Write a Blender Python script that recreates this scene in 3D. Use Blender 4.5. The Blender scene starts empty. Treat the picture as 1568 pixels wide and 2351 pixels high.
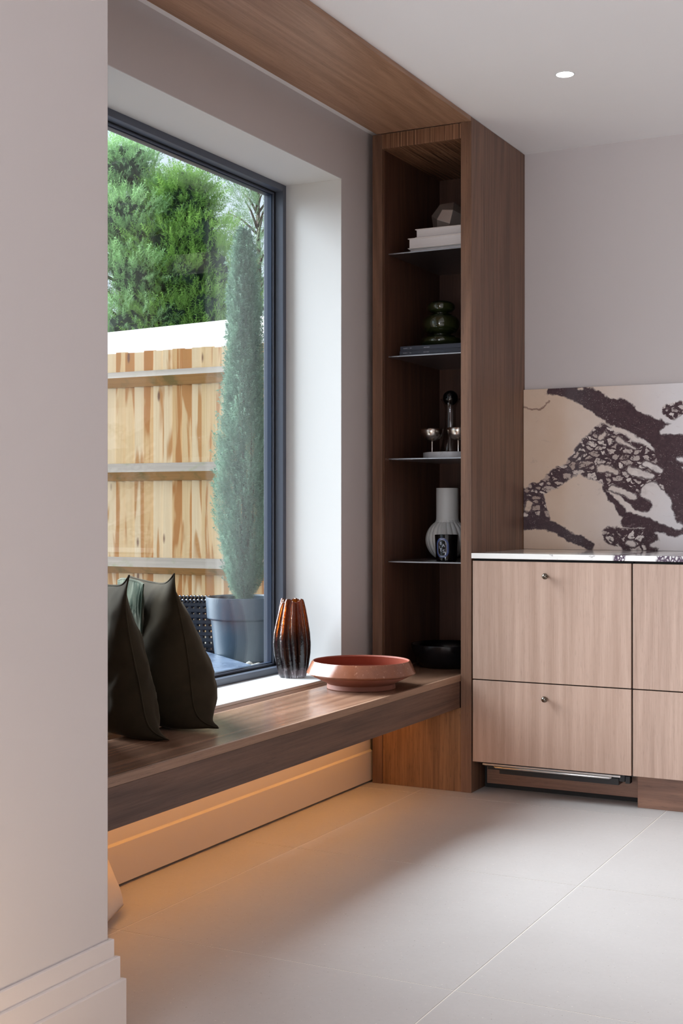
import bpy, bmesh, math, random
import numpy as np
from mathutils import Vector, Matrix, noise

# ------------------------------------------------------------------ camera, world, lights, exposure
SC = bpy.context.scene
COL = SC.collection
PI = math.pi
YAW = math.radians(27.275)
cam_data = bpy.data.cameras.new('camera')
cam = bpy.data.objects.new('camera', cam_data)
COL.objects.link(cam)
cam.location = (0, 0, 1.065)
cam.rotation_euler = (PI / 2, 0, YAW)
cam_data.sensor_fit = 'VERTICAL'
cam_data.sensor_height = 36.0
cam_data.lens = 36.0 * 3026.7 / 2351.0
cam_data.shift_y = -(1171.9 - 1175.5) / -2351.0
cam_data.clip_start = 0.05
cam_data.clip_end = 300
SC.camera = cam

world = bpy.data.worlds.new('sky')
SC.world = world
world.use_nodes = True
bg = world.node_tree.nodes['Background']
bg.inputs['Color'].default_value = (0.80, 0.90, 1.0, 1)
bg.inputs['Strength'].default_value = 1.05

def light(name, kind, loc, energy, color, look=None, **kw):
    d = bpy.data.lights.new(name, kind)
    d.energy = energy
    d.color = color
    for k, v in kw.items():
        setattr(d, k, v)
    o = bpy.data.objects.new(name, d)
    COL.objects.link(o)
    o.location = loc
    if look is not None:
        o.rotation_euler = (Vector(look) - Vector(loc)).to_track_quat('-Z', 'Y').to_euler()
    return o

# broad hazy sun over the garden side, shining in through the window
light('sun', 'SUN', (-8, 0, 8), 20.0, (0.90, 0.95, 1.0), look=(-8 + 0.85, 0.03, 8 - 0.52), angle=math.radians(62))
# fill lamp added behind the camera, standing in for unseen daylight
light('rear_fill', 'AREA', (-1.15, -3.3, 1.1), 225, (0.82, 0.90, 1.0), look=(-1.15, 4, 5.0), shape='RECTANGLE', size=1.9, size_y=2.2)
# weak overhead fill lamp added; the ceiling has no roof light
light('overhead_fill', 'AREA', (1.5, 2.6, 2.54), 7, (0.90, 0.94, 1.0), look=(1.5, 2.6, 0), shape='RECTANGLE', size=1.6, size_y=2.2)
# warm strip fixed under the window seat
light('under_seat_strip', 'AREA', (-2.16, 3.38, 0.312), 2.5, (1.0, 0.44, 0.10), shape='RECTANGLE', size=0.02, size_y=2.4)
# warm low floor lamp to the left of the frame
light('floor_uplight', 'POINT', (-1.18, 1.30, 0.05), 6.5, (1.0, 0.72, 0.42), shadow_soft_size=0.03)

SC.view_settings.view_transform = 'Standard'
SC.view_settings.look = 'None'
SC.view_settings.exposure = 0.22
SC.view_settings.gamma = 1.0
SC.view_settings.use_curve_mapping = False
SC.cycles.use_denoising = True
SC.cycles.max_bounces = 10
SC.cycles.diffuse_bounces = 5
SC.cycles.glossy_bounces = 5
SC.cycles.transmission_bounces = 8
SC.cycles.transparent_max_bounces = 16
SC.cycles.caustics_reflective = False
SC.cycles.caustics_refractive = False
SC.cycles.sample_clamp_indirect = 6.0

RND = random.Random(7)

# ------------------------------------------------------------------ node helpers and materials
def lin(r, g, b):
    f = lambda c: (c / 255 / 12.92) if c <= 10 else ((c / 255 + 0.055) / 1.055) ** 2.4
    return (f(r), f(g), f(b), 1)

class NT:
    def __init__(self, name):
        self.mat = bpy.data.materials.new(name)
        self.mat.use_nodes = True
        self.t = self.mat.node_tree
        self.bsdf = self.t.nodes['Principled BSDF']
        self.out = self.t.nodes['Material Output']
    def node(self, typ, **kw):
        n = self.t.nodes.new(typ)
        for k, v in kw.items():
            setattr(n, k, v)
        return n
    def put(self, sock, v):
        if isinstance(v, bpy.types.NodeSocket):
            self.t.links.new(v, sock)
        else:
            if hasattr(sock.default_value, '__len__') and not hasattr(v, '__len__'):
                v = [v] * len(sock.default_value)
            if hasattr(v, '__len__') and len(v) == 4 and len(sock.default_value) == 3:
                v = v[:3]
            sock.default_value = v
    def math(self, op, a, b=0.0, c=None, clamp=False):
        n = self.node('ShaderNodeMath', operation=op, use_clamp=clamp)
        self.put(n.inputs[0], a); self.put(n.inputs[1], b)
        if c is not None: self.put(n.inputs[2], c)
        return n.outputs[0]
    def vec(self, op, a, b=None, s=None):
        n = self.node('ShaderNodeVectorMath', operation=op)
        self.put(n.inputs[0], a)
        if b is not None: self.put(n.inputs[1], b)
        if s is not None: self.put(n.inputs['Scale'], s)
        return n.outputs['Value'] if op in ('DOT_PRODUCT', 'LENGTH') else n.outputs['Vector']
    def coord(self, what='Object'):
        return self.node('ShaderNodeTexCoord').outputs[what]
    def mapped(self, v, scale=(1, 1, 1), loc=(0, 0, 0)):
        n = self.node('ShaderNodeMapping')
        self.put(n.inputs['Vector'], v)
        n.inputs['Scale'].default_value = scale
        n.inputs['Location'].default_value = loc
        return n.outputs[0]
    def noise(self, v, scale=5, detail=3, rough=0.5, dist=0.0):
        n = self.node('ShaderNodeTexNoise')
        self.put(n.inputs['Vector'], v)
        n.inputs['Scale'].default_value = scale
        n.inputs['Detail'].default_value = detail
        n.inputs['Roughness'].default_value = rough
        n.inputs['Distortion'].default_value = dist
        return n.outputs['Fac'], n.outputs['Color']
    def voro(self, v, scale=5, feature='F1', rnd=1.0):
        n = self.node('ShaderNodeTexVoronoi', feature=feature)
        self.put(n.inputs['Vector'], v)
        n.inputs['Scale'].default_value = scale
        n.inputs['Randomness'].default_value = rnd
        return n
    def mix(self, f, a, b, blend='MIX'):
        n = self.node('ShaderNodeMix', data_type='RGBA', blend_type=blend)
        self.put(n.inputs[0], f); self.put(n.inputs[6], a); self.put(n.inputs[7], b)
        return n.outputs[2]
    def ramp(self, f, stops):
        n = self.node('ShaderNodeValToRGB')
        e = n.color_ramp.elements
        while len(e) < len(stops): e.new(0.5)
        for q, (p, c) in zip(e, stops):
            q.position = p
            q.color = c if hasattr(c, '__len__') else (c, c, c, 1)
        self.put(n.inputs[0], f)
        return n.outputs[0]
    def remap(self, v, a, b, c=0.0, d=1.0):
        n = self.node('ShaderNodeMapRange')
        self.put(n.inputs[0], v)
        for i, x in enumerate((a, b, c, d)): n.inputs[i + 1].default_value = x
        return n.outputs[0]
    def bump(self, h, strength=0.2, dist=0.002):
        n = self.node('ShaderNodeBump')
        self.put(n.inputs['Height'], h)
        n.inputs['Strength'].default_value = strength
        n.inputs['Distance'].default_value = dist
        self.t.links.new(n.outputs[0], self.bsdf.inputs['Normal'])
    def set(self, **kw):
        names = dict(color='Base Color', rough='Roughness', metal='Metallic', spec='Specular IOR Level', trans='Transmission Weight',
                     ior='IOR', sheen='Sheen Weight', sheen_r='Sheen Roughness', sheen_t='Sheen Tint', coat='Coat Weight', coat_r='Coat Roughness',
                     emit='Emission Color', emit_s='Emission Strength', sss='Subsurface Weight')
        for k, v in kw.items():
            self.put(self.bsdf.inputs[names[k]], v)
        return self.mat

def plain(name, col, rough=0.5, vary=0.04, scale=30, bump=0.0, **kw):
    m = NT(name)
    f, _ = m.noise(m.coord(), scale, 4)
    c = m.mix(f, tuple(x * (1 - vary) for x in col[:3]) + (1,), tuple(min(1, x * (1 + vary)) for x in col[:3]) + (1,))
    if bump:
        m.bump(f, bump, 0.002)
    return m.set(color=c, rough=rough, **kw)

def wood(name, dark, light_, axis='Z', rough=0.42, fine=1.0, rings=0.35, seed=0.0, pore=0.5):
    """veneer grain running along the given axis"""
    m = NT(name)
    co = m.coord()
    k = 'XYZ'.index(axis)
    def sc(across, along):
        s = [across] * 3
        s[k] = along
        return s
    off = (seed * 1.7, seed * 2.3, seed * 0.9)
    wv, wc = m.noise(m.mapped(co, sc(2.6, 0.22), off), 1.0, 2, 0.35)
    med, _ = m.noise(m.mapped(co, sc(26, 0.9), off), 1.0, 3, 0.55, 0.4)
    fn, _ = m.noise(m.mapped(co, sc(210 * fine, 5.0), off), 1.0, 3, 0.6)
    po, _ = m.noise(m.mapped(co, sc(420 * fine, 22.0), off), 1.0, 2, 0.6)
    # cathedral rings: the warped low noise cut into contour lines
    ring = m.math('SINE', m.math('MULTIPLY', wv, 150.0))
    ring = m.remap(ring, -1, 1)
    v = m.math('ADD', m.math('MULTIPLY', med, 0.55), m.math('MULTIPLY', fn, 0.45))
    v = m.math('ADD', m.math('MULTIPLY', v, 1 - rings * 0.28), m.math('MULTIPLY', ring, rings * 0.28))
    v = m.remap(v, 0.28, 0.72)
    c = m.mix(v, dark, light_)
    pm = m.remap(po, 0.60, 0.72, 0.0, pore)
    c = m.mix(pm, c, tuple(x * 0.45 for x in dark[:3]) + (1,))
    m.bump(fn, 0.12, 0.001)
    r = m.remap(fn, 0.3, 0.7, rough + 0.05, rough - 0.04)
    return m.set(color=c, rough=r)

M = {}
M['paint'] = plain('wall_paint', lin(205, 197, 195), 0.75, 0.012, 4)
M['paint_white'] = plain('white_paint', lin(221, 221, 221), 0.7, 0.01, 4)
M['ceiling'] = plain('ceiling_paint', lin(246, 244, 244), 0.85, 0.01, 3)
M['skirt'] = plain('skirting_paint', lin(216, 206, 202), 0.5, 0.012, 5)
WD, WL = lin(84, 57, 43), lin(140, 103, 80)
M['wood_v'] = wood('wood_vertical', WD, WL, 'Z', 0.45)
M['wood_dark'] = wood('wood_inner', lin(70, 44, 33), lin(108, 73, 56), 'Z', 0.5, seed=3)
M['wood_y'] = wood('wood_lengthwise', WD, WL, 'Y', 0.36, seed=1, rings=0.5)
M['wood_soffit'] = wood('wood_soffit', lin(138, 102, 78), lin(184, 144, 116), 'Y', 0.40, seed=5, rings=0.4)
M['wood_apron_shaded'] = wood('wood_apron_shaded', lin(66, 44, 34), lin(112, 80, 63), 'Y', 0.45, seed=7, rings=0.5)  # darker copy of the wood; shade below the window put into the colour
M['wood_seat_lit'] = wood('wood_seat_lit', lin(98, 70, 55), lin(152, 116, 94), 'Y', 0.22, seed=1, rings=0.5)  # lighter copy of the wood; reflected light on the seat put into the colour
M['wood_edge'] = wood('wood_edge', lin(120, 88, 68), lin(168, 132, 108), 'Y', 0.4, seed=2)
def mk_stripes():
    m = NT('wood_striped_rail')
    a, _ = m.noise(m.mapped(m.coord(), (150, 3, 1.2)), 1.0, 2, 0.5)
    b, _ = m.noise(m.mapped(m.coord(), (420, 30, 6)), 1.0, 3, 0.6)
    c = m.ramp(m.math('MULTIPLY_ADD', a, 0.75, m.math('MULTIPLY', b, 0.25)), [(0.38, lin(66, 40, 27)), (0.47, lin(120, 82, 58)), (0.62, lin(166, 124, 94))])
    return m.set(color=c, rough=0.45)
M['wood_x'] = wood('wood_crosswise', WD, WL, 'X', 0.45, seed=4)
M['wood_stripe'] = mk_stripes()
M['wood_honey'] = wood('wood_honey', lin(92, 60, 38), lin(158, 116, 80), 'Z', 0.45, fine=0.7, rings=0.05, seed=8, pore=0.6)
M['oak'] = wood('oak_front', lin(156, 126, 109), lin(192, 163, 146), 'Z', 0.40, fine=1.7, rings=0.25, seed=6, pore=0.35)
M['oak_b'] = wood('oak_front_pale', lin(152, 123, 107), lin(192, 163, 146), 'Z', 0.40, fine=1.7, rings=0.22, seed=11, pore=0.45)
M['plinth'] = wood('plinth_wood', lin(98, 66, 52), lin(150, 110, 88), 'X', 0.45, seed=9, rings=0.5)
M['gap_shade'] = plain('shade_black', lin(5, 4, 4), 0.7)  # near-black colour standing in for shade in the cabinet gaps
M['black_plastic'] = plain('black_plastic', lin(16, 16, 18), 0.4)
M['steel'] = plain('brushed_steel', (0.62, 0.60, 0.58, 1), 0.3, 0.03, 60, metal=1.0)
M['steel_bright'] = plain('polished_steel', (0.80, 0.74, 0.68, 1), 0.22, 0.02, 20, metal=1.0)
M['shelf_metal'] = plain('shelf_metal', (0.42, 0.41, 0.43, 1), 0.32, 0.03, 60, metal=1.0)
M['knob'] = plain('aged_nickel', (0.20, 0.17, 0.14, 1), 0.22, 0.05, 40, metal=1.0)
M['frame'] = plain('grey_frame_coating', lin(80, 86, 100), 0.35, 0.03, 40)
M['gasket'] = plain('black_rubber', lin(14, 14, 16), 0.6)
M['navy'] = plain('dark_blue_glass_edge', lin(22, 38, 62), 0.3)

def mk_glass(name, tint=(1, 1, 1, 1), ior_f0=0.04, rough=0.0, gl=(1, 1, 1, 1), amount=1.0):
    m = NT(name)
    m.t.nodes.remove(m.bsdf)
    lw = m.node('ShaderNodeLayerWeight')
    lw.inputs['Blend'].default_value = 0.5
    f = m.math('POWER', lw.outputs['Facing'], 5.0)
    f = m.math('MULTIPLY', m.math('MULTIPLY_ADD', f, 1 - ior_f0, ior_f0), amount)
    tr = m.node('ShaderNodeBsdfTransparent'); tr.inputs[0].default_value = tint
    g = m.node('ShaderNodeBsdfGlossy'); g.inputs['Roughness'].default_value = rough; g.inputs[0].default_value = gl
    mx = m.node('ShaderNodeMixShader')
    m.t.links.new(f, mx.inputs[0]); m.t.links.new(tr.outputs[0], mx.inputs[1]); m.t.links.new(g.outputs[0], mx.inputs[2])
    m.t.links.new(mx.outputs[0], m.out.inputs['Surface'])
    return m.mat
M['glass'] = mk_glass('window_glass', (0.97, 0.985, 0.99, 1), amount=0.72)
M['decanter_glass'] = mk_glass('decanter_glass', (0.86, 0.84, 0.83, 1), 0.05)

def mk_tile():
    m = NT('stone_tile')
    co = m.coord()
    a, _ = m.noise(co, 3.0, 5, 0.6)
    b, _ = m.noise(co, 60, 4, 0.65)
    s, _ = m.noise(co, 160, 2, 0.5)
    c = m.mix(m.math('MULTIPLY_ADD', a, 0.6, m.math('MULTIPLY', b, 0.4)), lin(176, 169, 166), lin(197, 191, 188))
    c = m.mix(m.remap(s, 0.70, 0.76), c, lin(132, 122, 112))
    s2, _ = m.noise(m.mapped(co, (1, 1, 1), (5, 3, 1)), 130, 2, 0.5)
    c = m.mix(m.remap(s2, 0.70, 0.76, 0, 0.8), c, lin(222, 214, 205))
    m.bump(b, 0.08, 0.001)
    return m.set(color=c, rough=0.5)
M['tile'] = mk_tile()
M['grout'] = plain('grout', lin(228, 220, 210), 0.8)

def mk_marble(name, U0, W, V0, H, plain_top=False):
    """cream breccia marble: dark veins are distance fields of warped capsules, pebbles are voronoi cells"""
    m = NT(name)
    co = m.coord()
    wn, wcol = m.noise(co, 9.0, 5, 0.62)
    warp = m.vec('SCALE', m.vec('SUBTRACT', wcol, (0.5, 0.5, 0.5)), s=0.055)
    wn2, wcol2 = m.noise(co, 45.0, 4, 0.65)
    warp2 = m.vec('SCALE', m.vec('SUBTRACT', wcol2, (0.5, 0.5, 0.5)), s=0.018)
    p = m.vec('ADD', m.vec('ADD', co, warp), warp2)
    # flatten to the slab plane
    p = m.vec('MULTIPLY', p, (1, 0, 1))
    def pt(x, y):
        return Vector((U0 + W * (x - 130) / 1438, 0, V0 - H * (y - 180) / 1450))
    px = W / 1438
    def capsule(x0, y0, x1, y1, r0, r1=None):
        r1 = r0 if r1 is None else r1
        a, b = pt(x0, y0), pt(x1, y1)
        ba = b - a
        pa = m.vec('SUBTRACT', p, tuple(a))
        h = m.math('MULTIPLY', m.vec('DOT_PRODUCT', pa, tuple(ba)), 1 / max(1e-9, ba.dot(ba)), clamp=True)
        d = m.vec('LENGTH', m.vec('SUBTRACT', pa, m.vec('SCALE', tuple(ba), s=h)))
        return m.math('SUBTRACT', d, m.math('MULTIPLY_ADD', h, (r1 - r0) * px, r0 * px))
    def union(lst):
        d = capsule(*lst[0])
        for q in lst[1:]:
            d = m.math('MINIMUM', d, capsule(*q))
        return d
    dark = union([(400, 195, 700, 250, 30, 80), (700, 260, 1010, 420, 80, 110), (1010, 420, 1330, 600, 120, 100), (1330, 600, 1600, 760, 110, 130),
                  (1450, 760, 1500, 1080, 120, 90), (1500, 1080, 1600, 1330, 70, 90), (130, 1400, 300, 1390, 60, 70), (300, 1390, 520, 1480, 60, 45),
                  (520, 1480, 760, 1600, 50, 40), (880, 1060, 1040, 1300, 12, 40), (1090, 1370, 1330, 1410, 60, 60), (1330, 1410, 1600, 1490, 55, 50),
                  (960, 1440, 1100, 1630, 20, 30), (1290, 1480, 1300, 1620, 45, 40), (1050, 1090, 1230, 1240, 60, 80)])
    brec = union([(880, 620, 620, 880, 110, 90), (620, 880, 250, 1120, 70, 70), (250, 1120, 280, 1350, 90, 110), (130, 1200, 250, 1290, 120, 90),
                  (900, 700, 1250, 900, 140, 170), (760, 900, 1150, 960, 110, 130), (1200, 900, 1400, 1000, 130, 120), (960, 1500, 1280, 1560, 80, 100),
                  (900, 1050, 1180, 1130, 30, 90), (1470, 430, 1568, 400, 70, 70)])
    blobs = union([(1290, 1120, 1420, 1220, 84, 66), (1110, 1290, 1560, 1420, 20, 34), (1400, 600, 1600, 560, 34, 92), (1130, 925, 1310, 985, 38, 26),
                   (840, 920, 1000, 950, 34, 24), (960, 1080, 1150, 1160, 24, 38), (1320, 1580, 1600, 1570, 26, 76), (1260, 870, 1380, 935, 34, 34),
                   (1010, 660, 1160, 735, 24, 14), (190, 1230, 190, 1270, 34, 34), (865, 620, 895, 605, 26, 26), (1125, 1565, 1150, 1580, 32, 32), (1540, 830, 1600, 840, 16, 26), (665, 190, 690, 195, 18, 18)])
    vo = m.voro(m.vec('MULTIPLY', p, (24, 1, 42)), 1.0, 'DISTANCE_TO_EDGE')
    cellc = m.voro(m.vec('MULTIPLY', p, (24, 1, 42)), 1.0, 'F1').outputs['Color']
    vo2 = m.voro(m.vec('MULTIPLY', p, (70, 1, 95)), 1.0, 'DISTANCE_TO_EDGE')
    e1 = m.math('LESS_THAN', vo.outputs['Distance'], m.math('MULTIPLY_ADD', wn2, 0.36, -0.05))
    e2 = m.math('MULTIPLY', m.remap(vo2.outputs['Distance'], 0.06, 0.2, 1, 0), m.remap(wn2, 0.5, 0.58))
    edge = m.math('MAXIMUM', e1, e2)
    inb = m.remap(brec, -0.004, 0.003, 1, 0)
    ind = m.remap(dark, -0.003, 0.003, 1, 0)
    rim = m.remap(m.math('ABSOLUTE', blobs), 0.001, 0.006, 1, 0)
    inblob = m.remap(blobs, -0.002, 0.002, 1, 0)
    f = m.math('MAXIMUM', ind, m.math('MULTIPLY', inb, edge))
    f = m.math('MULTIPLY', f, m.math('SUBTRACT', 1.0, inblob))
    f = m.math('MAXIMUM', f, m.math('MULTIPLY', rim, m.math('MULTIPLY', m.math('MAXIMUM', inb, ind), 0.9)))
    # fine light flecks inside the dark veins
    vs = m.voro(m.vec('MULTIPLY', p, (160, 1, 190)), 1.0, 'F1')
    fle = m.math('MULTIPLY', m.remap(vs.outputs['Distance'], 0.10, 0.22, 1, 0), m.remap(wn, 0.42, 0.6))
    g, _ = m.noise(co, 70, 5, 0.7)
    dcol = m.mix(g, lin(38, 26, 31), lin(98, 74, 80))
    fw2, _ = m.noise(m.mapped(p, (30, 1, 75)), 1.0, 4, 0.7, 0.8)
    dcol = m.mix(m.remap(fw2, 0.60, 0.70, 0, 0.45), dcol, lin(150, 130, 132))
    dcol = m.mix(m.math('MULTIPLY', fle, 0.75), dcol, lin(205, 192, 190))
    cl, _ = m.noise(co, 4.5, 5, 0.6)
    warm = m.remap(m.node_sep(co, 0), U0 + W * 0.25, U0 + W * 0.95)
    cream = m.mix(cl, lin(214, 184, 156), lin(236, 216, 198))
    white = m.mix(cl, lin(226, 220, 222), lin(240, 236, 236))
    base = m.mix(warm, cream, white)
    sm, _ = m.noise(m.mapped(co, (1, 1, 2.2)), 10, 5, 0.7, 1.2)
    base = m.mix(m.remap(sm, 0.62, 0.80, 0, 0.5), base, lin(150, 128, 122))
    tanv = union([(130, 350, 270, 372, 5, 8), (270, 372, 385, 285, 8, 4), (130, 1110, 220, 1130, 6, 4)])
    base = m.mix(m.remap(tanv, -0.002, 0.003, 0.8, 0), base, lin(122, 84, 76))
    grey = m.mix(m.node_sep(cellc, 0), lin(150, 128, 122), lin(232, 222, 216))
    base = m.mix(m.math('MULTIPLY', inb, m.math('SUBTRACT', 0.75, m.math('MULTIPLY', inblob, 0.5))), base, grey)
    c = m.mix(f, base, dcol)
    return m.set(color=c, rough=0.16, coat=0.2)
def node_sep(self, v, i):
    n = self.node('ShaderNodeSeparateXYZ'); self.put(n.inputs[0], v)
    return n.outputs[i]
NT.node_sep = node_sep

# ------------------------------------------------------------------ mesh helpers
def box(bm, x0, x1, y0, y1, z0, z1):
    v = [bm.verts.new(p) for p in ((x0, y0, z0), (x1, y0, z0), (x1, y1, z0), (x0, y1, z0), (x0, y0, z1), (x1, y0, z1), (x1, y1, z1), (x0, y1, z1))]
    for f in ((0, 3, 2, 1), (4, 5, 6, 7), (0, 1, 5, 4), (1, 2, 6, 5), (2, 3, 7, 6), (3, 0, 4, 7)):
        bm.faces.new([v[i] for i in f])
    return v

def prism(bm, poly, axis, a, b):
    """extrude a closed 2d polygon along an axis"""
    def P(u, w, t):
        return {'X': (t, u, w), 'Y': (u, t, w), 'Z': (u, w, t)}[axis]
    va = [bm.verts.new(P(u, w, a)) for u, w in poly]
    vb = [bm.verts.new(P(u, w, b)) for u, w in poly]
    n = len(poly)
    for i in range(n):
        bm.faces.new((va[i], va[(i + 1) % n], vb[(i + 1) % n], vb[i]))
    bm.faces.new(va[::-1]); bm.faces.new(vb)

def lathe(bm, prof, seg=48, c=(0, 0, 0), mod=None, closed=False):
    """revolve (r, z) points; mod(angle, r, z) changes the radius"""
    rings = []
    for r, z in prof:
        if r < 1e-6:
            rings.append([bm.verts.new((c[0], c[1], c[2] + z))])
        else:
            ring = []
            for i in range(seg):
                a = 2 * PI * i / seg
                rr = r if mod is None else mod(a, r, z)
                ring.append(bm.verts.new((c[0] + rr * math.cos(a), c[1] + rr * math.sin(a), c[2] + z)))
            rings.append(ring)
    for A, B in zip(rings, rings[1:]):
        if len(A) == 1 and len(B) == 1: continue
        for i in range(seg):
            j = (i + 1) % seg
            if len(A) == 1: bm.faces.new((A[0], B[j], B[i]))
            elif len(B) == 1: bm.faces.new((A[i], A[j], B[0]))
            else: bm.faces.new((A[i], A[j], B[j], B[i]))

def tube(bm, pts, rad, seg=8, closed=False):
    n = len(pts)
    pts = [Vector(p) for p in pts]
    rings = []
    for i, p in enumerate(pts):
        t = (pts[(i + 1) % n] - pts[i - 1]) if closed else (pts[min(i + 1, n - 1)] - pts[max(i - 1, 0)])
        t.normalize()
        a = t.orthogonal() if i == 0 else (last - t * last.dot(t))
        a.normalize(); last = a
        b = t.cross(a)
        r = rad[i] if hasattr(rad, '__len__') else rad
        rings.append([bm.verts.new(p + a * (r * math.cos(2 * PI * k / seg)) + b * (r * math.sin(2 * PI * k / seg))) for k in range(seg)])
    for i in range(n if closed else n - 1):
        A, B = rings[i], rings[(i + 1) % n]
        for k in range(seg):
            bm.faces.new((A[k], A[(k + 1) % seg], B[(k + 1) % seg], B[k]))
    if not closed:
        bm.faces.new(rings[0][::-1]); bm.faces.new(rings[-1])

def obj(name, bm, mat, parent=None, smooth=False, bevel=0.0, seg=2, world_coords=True):
    me = bpy.data.meshes.new(name)
    if isinstance(bm, bmesh.types.BMesh):
        bmesh.ops.recalc_face_normals(bm, faces=bm.faces)
        bm.to_mesh(me); bm.free()
    else:
        me = bm; me.name = name
    if parent is not None and world_coords:
        L = Vector((0, 0, 0)); q = parent
        while q is not None:
            L += q.location; q = q.parent
        me.transform(Matrix.Translation(-L))
    if not me.materials: me.materials.append(mat)
    if smooth:
        me.shade_smooth()
        if smooth != 'all':
            me.set_sharp_from_angle(angle=math.radians(smooth if smooth is not True else 40))
    o = bpy.data.objects.new(name, me)
    COL.objects.link(o)
    if parent is not None: o.parent = parent
    if bevel:
        md = o.modifiers.new('bevel', 'BEVEL'); md.width = bevel; md.segments = seg; md.limit_method = 'ANGLE'
    return o

def bx(name, mat, parent, *dims, bevel=0.0012):
    bm = bmesh.new(); box(bm, *dims)
    return obj(name, bm, mat, parent, bevel=bevel)

def tag(o, label, cat, group=None, kind=None):
    o['label'] = label; o['category'] = cat
    if group: o['group'] = group
    if kind: o['kind'] = kind
    return o

def thing(name, label, cat, loc, group=None):
    o = bpy.data.objects.new(name, None)
    o.empty_display_size = 0.05
    o.location = loc
    COL.objects.link(o)
    return tag(o, label, cat, group)

def struct(o):
    o['kind'] = 'structure'
    return o

# ------------------------------------------------------------------ the room
XW = -2.285        # window wall, room side
YB = 5.24          # back wall
CE = 2.55          # ceiling height
XP, YP = -1.60, 2.10   # corner of the foreground wall
WY0, WY1, WZ0, WZ1 = 2.90, 4.432, 0.442, 2.321   # window reveal
XF = -2.524        # room face of the window frame
XO = -2.62         # outer face of the inner leaf

fl = struct(bx('floor', M['grout'], None, -2.9, 3.6, -3.6, 5.5, -0.10, -0.0008, bevel=0))
P_ = 0.9175
xs = [-2.66] + [-2.035 + P_ * i for i in range(0, 7)]
ys = [3.632 + P_ * (i - 8) for i in range(0, 10)] + [5.30]
for i in range(len(xs) - 1):
    for j in range(len(ys) - 1):
        if xs[i + 1] < XP and ys[j + 1] < YP - 0.1: continue
        g = 0.0019
        t = bx('tile', M['tile'], fl, xs[i] + g, xs[i + 1] - g, ys[j] + g, ys[j + 1] - g, -0.010, 0.0, bevel=0)
struct(bx('ceiling', M['ceiling'], None, -2.9, 3.6, -3.6, 5.5, CE, CE + 0.25, bevel=0))
bm = bmesh.new()
box(bm, XO, XW, YP - 0.1, WY0, -0.1, CE)
box(bm, XO, XW, WY1, YB + 0.1, -0.1, CE)
box(bm, XO, XW, WY0, WY1, WZ1, CE)
box(bm, XO, XW, WY0, WY1, -0.1, WZ0 - 0.012)
struct(obj('wall_window', bm, M['paint'], None))
# reveal lining (white plaster returns and sill board)
bm = bmesh.new()
box(bm, XO + 0.001, XW - 0.0003, WY1 - 0.0025, WY1 + 0.002, WZ0, WZ1)
box(bm, XO + 0.001, XW - 0.0003, WY0 - 0.002, WY0 + 0.0025, WZ0, WZ1)
box(bm, XO + 0.001, XW - 0.0003, WY0, WY1, WZ1 - 0.0025, WZ1 + 0.002)
struct(obj('trim_1', bm, M['paint_white'], None))
struct(bx('trim_2', M['paint_white'], None, XO + 0.001, XW + 0.002, WY0 + 0.003, WY1 - 0.003, WZ0 - 0.011, WZ0, bevel=0.002))
struct(bx('wall_back', M['paint'], None, XO, 3.6, YB, YB + 0.25, -0.1, CE, bevel=0))
bm = bmesh.new()
box(bm, XO, XP, 0.95, YP, -0.1, CE)                 # pier between the window bay and the opening added for sun
box(bm, XO, XW, -3.6, 0.95, 2.35, CE)               # lintel over an unseen opening added to let sun onto the floor
box(bm, XO, XW, -3.6, -3.0, -0.1, 2.35)
struct(obj('wall_left', bm, M['paint'], None, bevel=0.003))
struct(bx('wall_right', plain('right_wall_dark', lin(104, 84, 72), 0.6), None, 3.4, 3.6, -3.6, YB, -0.1, CE, bevel=0))  # unseen wall, coloured dark to cut light bounced onto the pier
struct(bx('wall_rear', M['paint'], None, XW, 3.4, -3.6, -3.4, -0.1, CE, bevel=0))

# skirting of the window wall: tall board with a shallow step
sk = [(XW, 0.008), (XW + 0.020, 0.008), (XW + 0.020, 0.121), (XW + 0.012, 0.127), (XW + 0.012, 0.205), (XW + 0.006, 0.211), (XW, 0.211)]
bm = bmesh.new(); prism(bm, sk, 'Y', YP, 4.66)
struct(obj('baseboard_window', bm, M['skirt'], None, bevel=0.001))
# stepped skirting round the foreground wall
bm = bmesh.new()
for z1, z0, d in ((0.219, 0.16, 0.0085), (0.184, 0.12, 0.0170), (0.139, 0.0, 0.0255)):
    box(bm, XP, XP + d, 0.95, YP + d, z0, z1)
    box(bm, XW + 0.02, XP + 0.001, YP, YP + d, z0, z1)
struct(obj('baseboard_left', bm, M['skirt'], None, bevel=0.0012))

# window: outer frame, sash, gaskets, two panes
win = bpy.data.objects.new('window_1', None); COL.objects.link(win); win.location = (XF, WY0, WZ0); struct(win)
def ring_frame(name, mat, x0, x1, o_in, w, bevel=0.001):
    """rectangular ring lying in the window plane: inset o_in from the reveal, bar width w"""
    bm = bmesh.new()
    a0, a1, b0, b1 = WY0 + 0.003 + o_in, WY1 - 0.003 - o_in, WZ0 + 0.001 + o_in, WZ1 - 0.003 - o_in
    box(bm, x0, x1, a0, a0 + w, b0, b1)
    box(bm, x0, x1, a1 - w, a1, b0, b1)
    box(bm, x0, x1, a0 + w, a1 - w, b1 - w, b1)
    box(bm, x0, x1, a0 + w, a1 - w, b0, b0 + w)
    return obj(name, bm, mat, win, bevel=bevel)
ring_frame('outer_frame', M['frame'], XF - 0.085, XF, 0.0, 0.024)
ring_frame('gasket', M['gasket'], XF - 0.080, XF - 0.034, 0.024, 0.004, 0)
ring_frame('glazing_bead', M['frame'], XF - 0.080, XF - 0.036, 0.028, 0.006)
ring_frame('spacer_bar', M['navy'], XF - 0.062, XF - 0.044, 0.034, 0.004, 0)
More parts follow.
